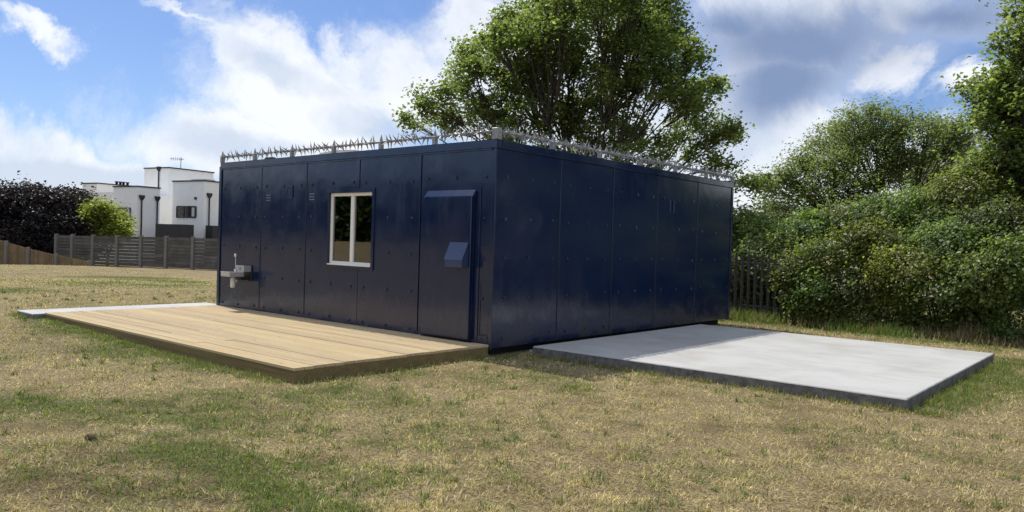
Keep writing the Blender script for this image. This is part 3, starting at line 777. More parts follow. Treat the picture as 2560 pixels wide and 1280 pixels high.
# ------------------------------------------------------------------ deck
def deck():
    x0, x1, y0, z = -6.912, -.027, -2.933, .182
    t = thing('timber_deck', ((x0+x1)/2, y0/2, .05), 'new pale pine boarded deck along the front of the navy cabin', 'deck')
    n = 23; pitch = (abs(y0)+.006)/n; wd = pitch-.011
    pr = [(0, -.03), (0, -.003), (.003, 0)]
    ng = 6
    for k in range(ng):
        c = .012+(wd-.024)*(k+.5)/ng; h = (wd-.024)/ng*.22
        pr += [(c-h, 0), (c-h*.5, -.0026), (c+h*.5, -.0026), (c+h, 0)]
    pr += [(wd-.003, 0), (wd, -.003), (wd, -.03)]
    split = [-4.5, -2.3, -3.4]
    def plank(a, b): return MB().extrude(pr, 0, a, b).mesh('plank', M_DECK)
    cache = {}
    for k in range(n):
        y = y0+k*pitch-.004
        sp = split[k % 3]
        for (a, b) in ((x0, sp-.002), (sp+.002, x1)):
            if (a, b) not in cache: cache[(a, b)] = plank(a, b)
            o = link('plank', cache[(a, b)], None, t, (random.uniform(-.002, .002), y, z+random.uniform(-.0035, .0025)))
    # ribbed fascia boards
    pf = []
    zt, zb = z-.0305, 0.0
    pts = []
    k = 9
    pts.append((0.0, zb))
    for i in range(k):
        c = zb+(zt-zb)*(i+.5)/k; h = (zt-zb)/k*.28
        pts += [(0, c-h), (.004, c-h*.6), (.004, c+h*.6), (0, c+h)]
    pts.append((0, zt))
    pf = [(-q[0], q[1]) for q in pts]
    prof = [(y0+.006+(.004+q[0])*-1+0.0, q[1]) for q in pf]
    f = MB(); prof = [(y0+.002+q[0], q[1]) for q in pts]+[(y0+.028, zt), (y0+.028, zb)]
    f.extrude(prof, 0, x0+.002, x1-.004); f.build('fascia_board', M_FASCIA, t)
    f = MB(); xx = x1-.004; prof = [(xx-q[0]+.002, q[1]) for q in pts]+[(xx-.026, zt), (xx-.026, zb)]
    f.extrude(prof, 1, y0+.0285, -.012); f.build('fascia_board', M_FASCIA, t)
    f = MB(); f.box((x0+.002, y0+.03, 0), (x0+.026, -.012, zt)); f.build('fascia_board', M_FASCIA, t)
    for k in range(6):
        xj = x0+.4+k*1.2
        MB().box((xj, y0+.03, 0.0), (xj+.045, -.02, z-.0315)).build('joist', M_FASCIA, t)
deck()

# ------------------------------------------------------------------ concrete slabs
def slab(name, x0, x1, y0, y1, z, label, mat, seed, irr=.006, zb=-.12):
    # top with slightly uneven arrises, rough cast sides
    n = 46; r = random.Random(seed); per = []
    def edge(a, b, k):
        for i in range(k): per.append((a[0]+(b[0]-a[0])*i/k, a[1]+(b[1]-a[1])*i/k))
    edge((x0, y0), (x1, y0), n); edge((x1, y0), (x1, y1), n); edge((x1, y1), (x0, y1), n); edge((x0, y1), (x0, y0), n)
    cx, cy = (x0+x1)/2, (y0+y1)/2; N = len(per)
    rings = [[], [], [], []]
    for i, (x, y) in enumerate(per):
        j = r.uniform(-irr, irr)*.6
        def ins(d): 
            dx = max(min(x, x1-d), x0+d); dy = max(min(y, y1-d), y0+d); return dx, dy
        a = ins(.02); rings[0].append((a[0], a[1], z))
        a = ins(.006+abs(j)); rings[1].append((a[0], a[1], z-.004+j*.2))
        a = ins(abs(j)*.8); rings[2].append((a[0], a[1], z-.014+j*.3))
        a = ins(.01+r.uniform(0, irr*1.6)); rings[3].append((a[0], a[1], zb))
    vs = rings[0]+rings[1]+rings[2]+rings[3]
    fs = [tuple(range(N))]
    for k in range(3): fs += [(k*N+i, k*N+(i+1) % N, (k+1)*N+(i+1) % N, (k+1)*N+i) for i in range(N)]
    o = link(name, MB().poly(vs, fs).mesh(name, mat)); tag(o, label, 'slab'); return o
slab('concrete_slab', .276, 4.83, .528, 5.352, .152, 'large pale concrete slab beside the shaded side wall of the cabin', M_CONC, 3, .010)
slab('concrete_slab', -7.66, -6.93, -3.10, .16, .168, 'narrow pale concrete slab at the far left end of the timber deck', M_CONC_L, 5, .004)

# loose stones and a clod of earth
def lump(name, loc, r, mat, label, cat, seed, group=None, flat=.7):
    rr = random.Random(seed); n, m_ = 9, 6; vs = []; fs = []
    for i in range(m_+1):
        th = math.pi*i/m_
        for k in range(n):
            a = 2*math.pi*k/n; q = r*(1+rr.uniform(-.28, .28))
            vs.append((loc[0]+q*math.sin(th)*math.cos(a), loc[1]+q*math.sin(th)*math.sin(a), loc[2]+q*flat*math.cos(th)))
    for i in range(m_):
        for k in range(n): fs.append((i*n+k, i*n+(k+1) % n, (i+1)*n+(k+1) % n, (i+1)*n+k))
    o = link(name, MB().poly(vs, fs).mesh(name, mat)); tag(o, label, cat, group); return o
q = onz(228, 1096, .03); lump('earth_clod', (q[0], q[1], float(ground_z(q[0], q[1]))+.015), .036, M_SOIL, 'dark brown clod of earth on the lawn at lower left', 'clod', 4)
for i, (px, py, r) in enumerate(((1275, 869, .02), (1328, 874, .026), (1218, 893, .018), (1347, 883, .014), (1297, 886, .013), (1424, 889, .018))):
    q = onz(px, py, .05); q[1] = min(q[1], .49) if q[0] > .25 else q[1]
    lump('stone', (q[0], q[1], float(ground_z(q[0], q[1]))+.01), r, M_STONE, 'small pale stone in the shade between deck and large slab', 'stone', 20+i, 'stones in the shaded gap')

# ------------------------------------------------------------------ trees
def tree_mesh(base, clumps, twigs_per, leaves_per, leaf, trunk_r, colfn, spread=.34, flat=.75, forks=7, fork_z=1.2, droop=0.0, seed=1, mat=None, sub=6, aspect=.62, twig_r=.008):
    """clumps: list of (centre xyz, (rx, ry, rz)); returns (trunk mesh builder, leaf mesh)"""
    R = np.random.default_rng(seed)
    P = []
    vol = np.array([c[1][0]*c[1][2] for c in clumps]); tot = vol.sum()
    for (c, rad), v in zip(clumps, vol):
        n = max(7, int(round(twigs_per*v/tot)))
        u = R.normal(0, 1, (n, 3)); u /= np.linalg.norm(u, axis=1)[:, None]; u *= (R.uniform(.15, 1, n)**.45)[:, None]
        P.append(np.asarray(c)[None]+u*np.asarray(rad)[None])
    P = np.concatenate(P); base = np.asarray(base, float)
    def kmeans(Q, k, it=6):
        C = Q[R.choice(len(Q), min(k, len(Q)), replace=False)]
        for _ in range(it):
            d = ((Q[:, None]-C[None])**2).sum(2); l = d.argmin(1)
            for j in range(len(C)):
                if (l == j).any(): C[j] = Q[l == j].mean(0)
        return C, l
    mb = MB()
    fork = base+np.array([0, 0, fork_z])
    mb.tube([base-np.array([0, 0, .3]), base+np.array([R.normal(0, .03), R.normal(0, .03), fork_z*.5]), fork], [trunk_r*1.25, trunk_r, trunk_r*.9], 9)
    def limb(a, b, r0, r1, n=4, seg=5, lift=.25, jit=.06):
        a = np.asarray(a); b = np.asarray(b); L = np.linalg.norm(b-a); pts = []
        ctrl = a*.45+b*.55+np.array([0, 0, -lift*L*.35])+R.normal(0, jit*L, 3)*.6
        for i in range(seg+1):
            t = i/seg; q = a*(1-t)**2+2*ctrl*t*(1-t)+b*t*t
            if 0 < i < seg: q = q+R.normal(0, jit*L*.16, 3)
            pts.append(q)
        mb.tube(pts, [r0+(r1-r0)*i/seg for i in range(seg+1)], n, False); return pts
    C1, l1 = kmeans(P, forks)
    for j in range(len(C1)):
        Q = P[l1 == j]
        if not len(Q): continue
        w = math.sqrt(len(Q)/len(P)); e1 = fork*.42+C1[j]*.58
        limb(fork-np.array([0, 0, R.uniform(0, fork_z*.35)]), e1, trunk_r*.85*max(.45, w*1.4), trunk_r*.5*max(.4, w*1.2), 7, 6, .3)
        C2, l2 = kmeans(Q, max(1, len(Q)//sub))
        for k in range(len(C2)):
            S = Q[l2 == k]
            if not len(S): continue
            e2 = e1*.35+C2[k]*.65
            limb(e1, e2, trunk_r*.30*max(.6, w*1.5), trunk_r*.13, 5, 5, .2)
            for s_ in S: limb(e2, s_, trunk_r*.11, twig_r, 3, 3, .1, .1)
    # leaves cluster round the twig ends
    n = len(P)*leaves_per
    idx = np.repeat(np.arange(len(P)), leaves_per)
    sz = R.uniform(.65, 1.35, len(P))[idx]
    off = R.normal(0, 1, (n, 3))*np.array([spread, spread, spread*flat])*sz[:, None]
    ctr = P[idx]+off
    ctr[:, 2] -= droop*np.hypot(off[:, 0], off[:, 1])
    nrm = R.normal(0, 1, (n, 3)); nrm[:, 2] = np.abs(nrm[:, 2])+1.0; nrm[:, 0] -= .45; nrm /= np.linalg.norm(nrm, axis=1)[:, None]
    a = np.cross(nrm, R.normal(0, 1, (n, 3))); a /= np.linalg.norm(a, axis=1)[:, None]; b = np.cross(nrm, a)
    s = (leaf*R.uniform(.55, 1.25, n))[:, None]
    cup = nrm*s*.16
    V = np.stack([ctr-a*s*.5, ctr+b*s*aspect*.5+cup-a*s*.05, ctr+a*s*.5, ctr-b*s*aspect*.5+cup-a*s*.05], 1).reshape(-1, 3)
    k = np.arange(n)*4
    F = np.concatenate([np.stack([k, k+1, k+2], 1), np.stack([k, k+2, k+3], 1)])
    clus = R.uniform(0, 1, len(P))[idx]
    C = np.repeat(colfn(R, n, clus, ctr), 4, 0)
    return mb, fast('crown', V, F, 3, mat or M_LEAF, C)
def pxclumps(lst, dist, depth=2.5, seed=3, squash=1.0, shrink=0.86):
    R = random.Random(seed); k = dist/FOC; out = []
    for (px, py, rx, ry) in lst:
        d = dist+R.uniform(-depth, depth); c = at(px, py, d)
        out.append((c, (rx*k*shrink, (rx+ry)/2*k*squash*shrink, ry*k*shrink)))
    return out
def greens(lo, hi, yel=.15, vlo=.6, vhi=1.3):
    lo = np.array(lo); hi = np.array(hi)
    def fn(R, n, clus, ctr):
        t = np.clip(.6*clus+R.normal(0, .25, n)+.15, 0, 1)[:, None]
        c = lo+(hi-lo)*t; y = (R.uniform(0, 1, n) < yel*.3)[:, None]
        c = np.where(y, c*np.array([1.35, 1.2, .9]), c)
        return c*R.uniform(vlo, vhi, n)[:, None]
    return fn
def add_tree(name, label, cat, base, **kw):
    t = thing(name, base, label, cat)
    mb, lm = tree_mesh(base, **kw)
    mb.build('trunk', M_BARK, t, True); link('crown', lm, None, t); return t
def gpos(px, dist):
    q = at(px, 640, dist); return (q[0], q[1], float(ground_z(q[0], q[1])))

BIG = [(1480, 70, 220, 105), (1340, 130, 160, 95), (1600, 100, 130, 110), (1240, 225, 105, 85), (1420, 225, 160, 95), (1600, 215, 120, 80), (1690, 150, 70, 65),
       (1190, 140, 55, 45), (1260, 95, 60, 50), (1085, 255, 60, 55), (1040, 300, 48, 26), (1130, 300, 70, 34), (1210, 300, 70, 45), (1330, 300, 120, 60), (1500, 320, 130, 60), (1735, 240, 60, 45), (1770, 225, 40, 30), (1730, 300, 80, 34),
       (1650, 340, 90, 40), (1790, 335, 50, 32), (1740, 385, 70, 30), (1600, 390, 80, 36), (1470, 390, 80, 40), (1800, 420, 38, 22), (1875, 462, 40, 22), (1480, -20, 200, 50), (1370, 20, 120, 60), (1620, 0, 100, 60), (1775, 215, 50, 30), (1700, 240, 60, 40), (1805, 320, 50, 30), (1835, 335, 25, 18), (1165, 175, 50, 40), (1150, 215, 40, 40), (1700, 60, 40, 40), (1905, 455, 22, 16), (1280, 50, 45, 40), (1225, 110, 40, 34), (1350, 390, 80, 40), (1250, 350, 60, 40)]
add_tree('sycamore_tree', 'large spreading dark green leafy tree behind the navy cabin', 'tree', gpos(1410, 25),
         clumps=pxclumps(BIG, 25, 2.2, shrink=.92), twigs_per=980, leaves_per=78, leaf=.122, trunk_r=.16, colfn=greens((.080, .108, .034), (.205, .240, .085), .05), spread=.185, forks=10, fork_z=1.0, seed=5, aspect=.8)
MID = [(2190, 310, 100, 42), (2100, 360, 90, 55), (2290, 350, 100, 55), (2370, 350, 45, 45), (2040, 440, 80, 55), (2170, 420, 100, 60), (2310, 440, 90, 60), (1960, 480, 55, 50), (1925, 540, 45, 40), (2090, 520, 110, 50), (2250, 530, 100, 45), (2390, 430, 40, 60), (2000, 400, 40, 30), (2350, 520, 80, 50), (2080, 600, 100, 40), (2270, 600, 120, 40), (2420, 340, 25, 30)]
add_tree('ash_tree', 'rounded airy light green tree standing beyond the hedge with open branches', 'tree', gpos(2210, 31),
         clumps=pxclumps(MID, 31, 2.0, 8, shrink=1.0), twigs_per=820, leaves_per=84, leaf=.135, trunk_r=.15, colfn=greens((.095, .118, .048), (.18, .205, .095)), spread=.22, flat=.8, forks=9, fork_z=1.4, seed=9, aspect=.42, droop=.15)
RGT = [(2575, 20, 45, 40), (2570, 150, 70, 60), (2435, 235, 40, 30), (2480, 225, 50, 45), (2520, 300, 80, 60), (2610, 200, 120, 120), (2560, 400, 110, 80), (2470, 300, 30, 24), (2500, 500, 80, 70), (2640, 350, 140, 150), (2720, 100, 140, 140), (2700, 500, 150, 130), (2530, 110, 40, 40), (2450, 420, 40, 50), (2640, 60, 80, 80), (2480, 590, 80, 40)]
add_tree('maple_tree', 'tall dense dark green tree at the right edge rising above the hedge', 'tree', gpos(2640, 19.5),
         clumps=pxclumps(RGT, 19.5, 1.2, 12), twigs_per=640, leaves_per=76, leaf=.108, trunk_r=.2, colfn=greens((.085, .115, .035), (.210, .245, .088), .05), spread=.17, forks=8, fork_z=1.0, seed=14, aspect=.75)
SML = [(1860, 560, 45, 40), (1900, 590, 50, 40), (1830, 600, 50, 40), (1930, 620, 50, 40)]
add_tree('young_tree', 'small bright green young tree just behind the far corner of the cabin', 'tree', gpos(1880, 21),
         clumps=pxclumps(SML, 21, .8, 4), twigs_per=110, leaves_per=60, leaf=.12, trunk_r=.08, colfn=greens((.09, .115, .04), (.18, .205, .085)), spread=.22, forks=4, fork_z=.7, seed=3, aspect=.7)

def copy_tree(src, dx, dy, rz, label):
    r = src.copy(); col.objects.link(r); base = Vector(src.location); r['label'] = label
    piv = Matrix.Translation(base+Vector((dx, dy, 0)))@Matrix.Rotation(rz, 4, 'Z')
    r.matrix_world = piv
    for ch in list(src.children):
        c = ch.copy(); col.objects.link(c); c.parent = r; c.matrix_parent_inverse = Matrix.Translation(-base); c.location = (0, 0, 0)
_m = bpy.data.objects['maple_tree']
copy_tree(_m, 3.4, 1.0, 1.9, 'dense dark green tree, next in the row past the right edge')
copy_tree(_m, 7.0, -.4, 4.0, 'dense dark green tree, second in the row past the right edge')
copy_tree(_m, 10.8, -1.6, 5.3, 'dense dark green tree, last in the row past the right edge')

# overgrown hedge along the steel fence
def hedge():
    R = np.random.default_rng(21)
    t = thing('hedge', (4.5, 10.0, -.05), 'dense overgrown green hedge along the back of the plot swallowing the steel fence', 'hedge')
    # billowing mounds of the hedge; their depth comes from the fence line they grow along
    mounds = []
    def md(px, py, rx, ry, Y):
        c = onplane(px, py, (0, Y, 0), np.array([0., 1., 0.])); k = np.linalg.norm(c-CAM)/FOC
        mounds.append((c, np.array([rx*k, (rx*.6+ry*.6)*k, ry*k])))
    for a in [(1850, 640, 46, 42, 10.6), (1905, 600, 56, 42, 10.9), (1880, 720, 50, 60, 10.1), (1955, 640, 58, 50, 10.2), (2030, 585, 70, 44, 10.7), (2120, 565, 80, 46, 11.2), (2000, 690, 66, 48, 9.6),
              (2080, 655, 75, 50, 9.5), (2180, 620, 85, 52, 9.9), (2230, 555, 95, 55, 11.2), (2330, 550, 95, 62, 10.9), (2270, 680, 85, 50, 9.2), (2420, 510, 85, 70, 11.0), (2390, 630, 90, 60, 9.6), (2490, 590, 90, 70, 10.2),
              (2130, 730, 66, 42, 9.15), (2230, 760, 60, 36, 9.4), (2360, 740, 80, 46, 9.0), (2470, 700, 85, 52, 8.95), (2570, 670, 90, 70, 9.2), (1960, 775, 46, 36, 9.8), (2050, 790, 56, 34, 9.9), (2450, 810, 60, 36, 9.6), (2550, 780, 70, 46, 9.3), (2170, 815, 56, 28, 9.9), (2300, 825, 66, 28, 9.8), (1800, 600, 50, 50, 11.0),
              (2120, 650, 120, 90, 11.3), (2350, 680, 140, 110, 11.0), (2520, 720, 120, 110, 10.9), (1960, 720, 90, 80, 11.2),
              (1985, 705, 40, 46, 8.95), (2030, 740, 48, 48, 8.85), (2010, 800, 50, 34, 8.95), (2080, 790, 56, 40, 8.95), (2140, 800, 50, 36, 9.0), (1890, 660, 46, 44, 9.7), (1845, 690, 40, 46, 9.7), (1930, 690, 40, 44, 9.5), (1860, 760, 44, 40, 9.8), (1920, 780, 40, 34, 9.7),
              (2260, 820, 50, 30, 9.2), (2390, 830, 56, 32, 9.1), (2500, 850, 60, 30, 8.9)]: md(*a)
    for i in range(34):
        mounds.append((np.array([R.uniform(6.0, 17), R.uniform(9.0, 11), R.uniform(.4, 3.0)]), np.array([R.uniform(.6, 1.0), R.uniform(.6, .9), R.uniform(.5, .8)])))
    P = []; NN = []; TT = []
    for c, rad in mounds:
        tint = np.array([1, 1, 1])*R.uniform(.6, 1.2)*np.array([R.uniform(.85, 1.2), 1, R.uniform(.7, 1.2)])
        area = rad[0]*rad[2]; n = int(120*area/.45)
        u = R.normal(0, 1, (n, 3)); u /= np.linalg.norm(u, axis=1)[:, None]
        u[:, 1] = np.where(R.uniform(0, 1, n) < .75, -np.abs(u[:, 1]), u[:, 1]); 
        u[:, 2] = np.where(R.uniform(0, 1, n) < .45, np.abs(u[:, 2]), u[:, 2])
        rr = (1-np.abs(R.normal(0, .09, n)))*(1+.25*(fbm(u[:, 0]*3+c[0], u[:, 2]*3+c[2], 7, 2)-.5))
        P.append(c+u*rad*rr[:, None]); NN.append(u); TT.append(np.repeat(tint[None], n, 0))
    P = np.concatenate(P); NN = np.concatenate(NN); TT = np.concatenate(TT)
    k = P[:, 2] > .12; P = P[k]; NN = NN[k]; TT = TT[k]
    lp = 40; N = len(P)*lp; idx = np.repeat(np.arange(len(P)), lp)
    ctr = P[idx]+R.normal(0, 1, (N, 3))*.085*R.uniform(.6, 1.5, len(P))[idx][:, None]
    ctr[:, 2] = np.maximum(ctr[:, 2], .03+R.uniform(0, .05, N))
    nrm = R.normal(0, .55, (N, 3))+NN[idx]*.8; nrm[:, 2] += .7; nrm[:, 0] -= .35; nrm /= np.linalg.norm(nrm, axis=1)[:, None]
    a = np.cross(nrm, R.normal(0, 1, (N, 3))); a /= np.linalg.norm(a, axis=1)[:, None]; b = np.cross(nrm, a)
    s = (R.uniform(.036, .078, N)*R.uniform(.8, 1.35, len(P))[idx])[:, None]; cup = nrm*s*.15
    V = np.stack([ctr-a*s*.5, ctr+b*s*.38+cup, ctr+a*s*.5, ctr-b*s*.38+cup], 1).reshape(-1, 3)
    k = np.arange(N)*4; F = np.concatenate([np.stack([k, k+1, k+2], 1), np.stack([k, k+2, k+3], 1)])
    C = np.repeat(greens((.080, .115, .034), (.215, .262, .088), .1)(R, N, R.uniform(0, 1, len(P))[idx], ctr)*TT[idx], 4, 0)
    link('foliage', fast('foliage', V, F, 3, M_LEAF, C), None, t)
    mb = MB()
    # stray shoots standing proud of the mass, each with its own leaves
    LV = []; LC = []
    for c, rad in mounds:
        for j in range(5):
            u = R.normal(0, 1, 3); u[2] = abs(u[2])+.6; u[1] = -abs(u[1])*.6; u /= np.linalg.norm(u)
            a0 = c+u*rad*.85; L = R.uniform(.25, .6); tip = a0+(u*.6+np.array([R.normal(0, .25), R.normal(0, .2), .7]))*L; mid = (a0+tip)/2+np.array([0, 0, .06])
            if tip[2] < .3: continue
            mb.tube([a0, mid, tip], [.006, .004, .002], 3, False)
            m_ = int(L*45); tt = R.uniform(.1, 1, m_)[:, None]; q = a0*(1-tt)**2+2*mid*tt*(1-tt)+tip*tt*tt+R.normal(0, .03, (m_, 3))
            nn = R.normal(0, .6, (m_, 3)); nn[:, 2] += .8; nn /= np.linalg.norm(nn, axis=1)[:, None]
            aa = np.cross(nn, R.normal(0, 1, (m_, 3))); aa /= np.linalg.norm(aa, axis=1)[:, None]; bb = np.cross(nn, aa); z_ = R.uniform(.04, .09, m_)[:, None]
            LV.append(np.stack([q-aa*z_*.5, q+bb*z_*.33, q+aa*z_*.5, q-bb*z_*.33], 1).reshape(-1, 3)); LC.append(np.repeat(np.array([.15, .20, .06])*R.uniform(.6, 1.5, m_)[:, None], 4, 0))
    LV = np.concatenate(LV); k = np.arange(len(LV)//4)*4
    link('shoots', fast('shoots', LV, np.concatenate([np.stack([k, k+1, k+2], 1), np.stack([k, k+2, k+3], 1)]), 3, M_LEAF, np.concatenate(LC)), None, t)
    for i in range(170):
        bx = R.uniform(-2.4, 16); by = 10.0+R.normal(0, .35); hh = 1.9+.08*max(bx, 0)
        tip = (bx+R.normal(0, .5), by+R.normal(-.15, .4), hh*R.uniform(.6, 1.02))
        mb.tube([(bx, by, -.2), ((bx+tip[0])/2+R.normal(0, .1), (by+tip[1])/2, tip[2]*.5), tip], [.022, .014, .004], 4, False)
    mb.build('stems', M_BARK, t, True)
    print('hedge leaves', N)
hedge()

# steel palisade fence by the far corner of the cabin
def palisade():
    y = 8.98
    t = thing('palisade_fence', (.2, y, -.03), 'grey steel palisade fence half buried in the hedge beside the cabin', 'fence')
    for z in (.25, 1.20): MB().box((-3.2, y, z), (.8, y+.04, z+.045), .004).build('rail', M_PALE, t)
    m = MB(); m.poly([(-.034, -.010, -.1), (-.016, .004, -.1), (.016, .004, -.1), (.034, -.010, -.1), (-.034, -.010, 1.36), (-.016, .004, 1.38), (.016, .004, 1.38), (.034, -.010, 1.36), (0, 0, 1.46),
                      (-.034, -.006, -.1), (-.016, .008, -.1), (.016, .008, -.1), (.034, -.006, -.1), (-.034, -.006, 1.36), (-.016, .008, 1.38), (.016, .008, 1.38), (.034, -.006, 1.36)],
                     [(0,1,5,4),(1,2,6,5),(2,3,7,6),(4,5,8),(5,6,8),(6,7,8),(10,9,13,14),(11,10,14,15),(12,11,15,16),(13,8,14),(14,8,15),(15,8,16),(9,0,4,13),(3,12,16,7),(4,8,13),(8,7,16)])
    pm = m.mesh('pale', M_PALE)
    for k in range(24):
        x = -3.1+k*.15
        o = link('pale', pm, None, t, (x, y-.012, 0)); o.rotation_euler = (0, random.uniform(-.012, .012), 0)
    for x in (-2.0, .62): MB().box((x, y+.045, -.1), (x+.08, y+.115, 1.42), .004).build('post', M_PALE, t)
palisade()

# ------------------------------------------------------------------ far left: shrubs, fences, houses
PUR = [(40, 520, 120, 45), (140, 525, 100, 42), (-60, 530, 110, 60), (60, 570, 130, 45), (170, 565, 75, 42), (215, 600, 40, 24), (120, 610, 110, 40), (-30, 600, 100, 50), (205, 520, 36, 26), (190, 620, 50, 30), (90, 492, 70, 20), (180, 500, 40, 18)]
add_tree('purple_plum_tree', 'broad dark purple leaved tree behind the fences at far left', 'tree', gpos(110, 58),
         clumps=pxclumps(PUR, 58, 1.2, 6, shrink=1.0), twigs_per=900, leaves_per=90, leaf=.21, trunk_r=.16, colfn=greens((.026, .022, .030), (.060, .050, .064), 0, .6, 1.4), spread=.36, forks=8, fork_z=1.0, seed=31, mat=M_PURPLE, aspect=.7)
YEL = [(262, 545, 36, 24), (292, 558, 26, 20), (246, 525, 20, 16), (282, 580, 34, 20)]
add_tree('green_shrub', 'bright yellow green shrub between the purple tree and the white houses', 'shrub', gpos(270, 55),
         clumps=pxclumps(YEL, 55, .5, 2, shrink=1.05), twigs_per=150, leaves_per=60, leaf=.19, trunk_r=.08, colfn=greens((.12, .145, .03), (.24, .25, .06)), spread=.34, forks=5, fork_z=.8, seed=33)

def grey_fence():
    A = at(180, 640, 52.5)[:2]; B = at(482, 640, 46.5)[:2]; d = B-A; nrm = np.array([d[1], -d[0], 0]); nrm /= np.linalg.norm(nrm)
    P = [onplane(px, 640, (A[0], A[1], 0), nrm)[:2] for px in (140, 180, 232, 292, 352, 415, 482, 550, 620)]
    Z1 = [onplane(px, py, (A[0], A[1], 0), nrm)[2] for px, py in ((140, 587), (180, 588), (232, 589), (292, 590), (352, 591), (415, 592), (482, 594), (550, 596), (620, 598))]
    t = thing('grey_fence', (P[4][0], P[4][1], -.8), 'long weathered grey horizontal board fence with posts before the white houses', 'fence')
    e = Vector((d[0], d[1], 0)).normalized(); nn = Vector(nrm)
    def obox(c0, c1, z0, z1, th, name, mat, z0b=None, z1b=None, off=0.0):
        z0b = z0 if z0b is None else z0b; z1b = z1 if z1b is None else z1b
        a = Vector((c0[0], c0[1], 0))+nn*off; b = Vector((c1[0], c1[1], 0))+nn*off; s_ = nn*th*.5
        MB().poly([a-s_+Vector((0,0,z0)), b-s_+Vector((0,0,z0b)), b+s_+Vector((0,0,z0b)), a+s_+Vector((0,0,z0)), a-s_+Vector((0,0,z1)), b-s_+Vector((0,0,z1b)), b+s_+Vector((0,0,z1b)), a+s_+Vector((0,0,z1))],
                  [(3,2,1,0),(4,5,6,7),(0,1,5,4),(1,2,6,5),(2,3,7,6),(3,0,4,7)]).build(name, mat, t)
    for i, p in enumerate(P):
        pe = np.array([e.x, e.y])*.085
        obox(p-pe, p+pe, -1.1, Z1[i]+.06, .16, 'post', M_GREYP)
    nb = 11
    for i in range(len(P)-1):
        pe = np.array([e.x, e.y])*.09
        a = P[i]+pe; b = P[i+1]-pe; H0 = Z1[i]+.85; H1 = Z1[i+1]+.85
        for k in range(nb):
            z0 = -.85+H0*k/nb; z1 = -.85+H0*(k+1)/nb-.022; z0b = -.85+H1*k/nb; z1b = -.85+H1*(k+1)/nb-.022
            obox(a, b, z0, z1, .03, 'board', M_GREYB, z0b, z1b, random.uniform(-.012, .012))
grey_fence()

def brown_fence():
    A = at(-45, 640, 52)[:2]; B = at(227, 640, 48.3)[:2]; d = B-A; L = np.linalg.norm(d); nrm = np.array([d[1], -d[0], 0]); nrm /= np.linalg.norm(nrm)
    px = [-45, 18, 73, 143, 227]; top = [585, 606, 622, 638, 655]
    P = [onplane(x, 640, (A[0], A[1], 0), nrm) for x in px]; Z = [onplane(x, y, (A[0], A[1], 0), nrm)[2] for x, y in zip(px, top)]
    t = thing('brown_fence', (P[2][0], P[2][1], -.8), 'brown vertical board fence stepping downhill at the left edge', 'fence')
    e = Vector((d[0]/L, d[1]/L, 0)); nn = Vector(nrm)
    def vb(c, w, z0, zA, zB, th, name, mat, off):
        c = Vector((c[0], c[1], 0))+nn*off; a = c-e*w/2; b = c+e*w/2; s_ = nn*th*.5
        MB().poly([a-s_+Vector((0,0,z0)), b-s_+Vector((0,0,z0)), b+s_+Vector((0,0,z0)), a+s_+Vector((0,0,z0)), a-s_+Vector((0,0,zA)), b-s_+Vector((0,0,zB)), b+s_+Vector((0,0,zB)), a+s_+Vector((0,0,zA))],
                  [(3,2,1,0),(4,5,6,7),(0,1,5,4),(1,2,6,5),(2,3,7,6),(3,0,4,7)]).build(name, mat, t)
    for p, z in zip(P, Z): vb(p, .13, -1.6, z+.10, z+.10, .13, 'post', M_GREYP, .09)
    for i in range(4):
        a, b = P[i][:2], P[i+1][:2]; n = 15
        for k in range(n):
            c = a+(b-a)*(k+.5)/n; w = np.linalg.norm(b-a)/n
            vb(c, w-.012, -1.6, Z[i]+(Z[i+1]-Z[i])*k/n, Z[i]+(Z[i+1]-Z[i])*(k+1)/n, .022, 'board', M_BROWNB, random.uniform(-.008, .008))
brown_fence()

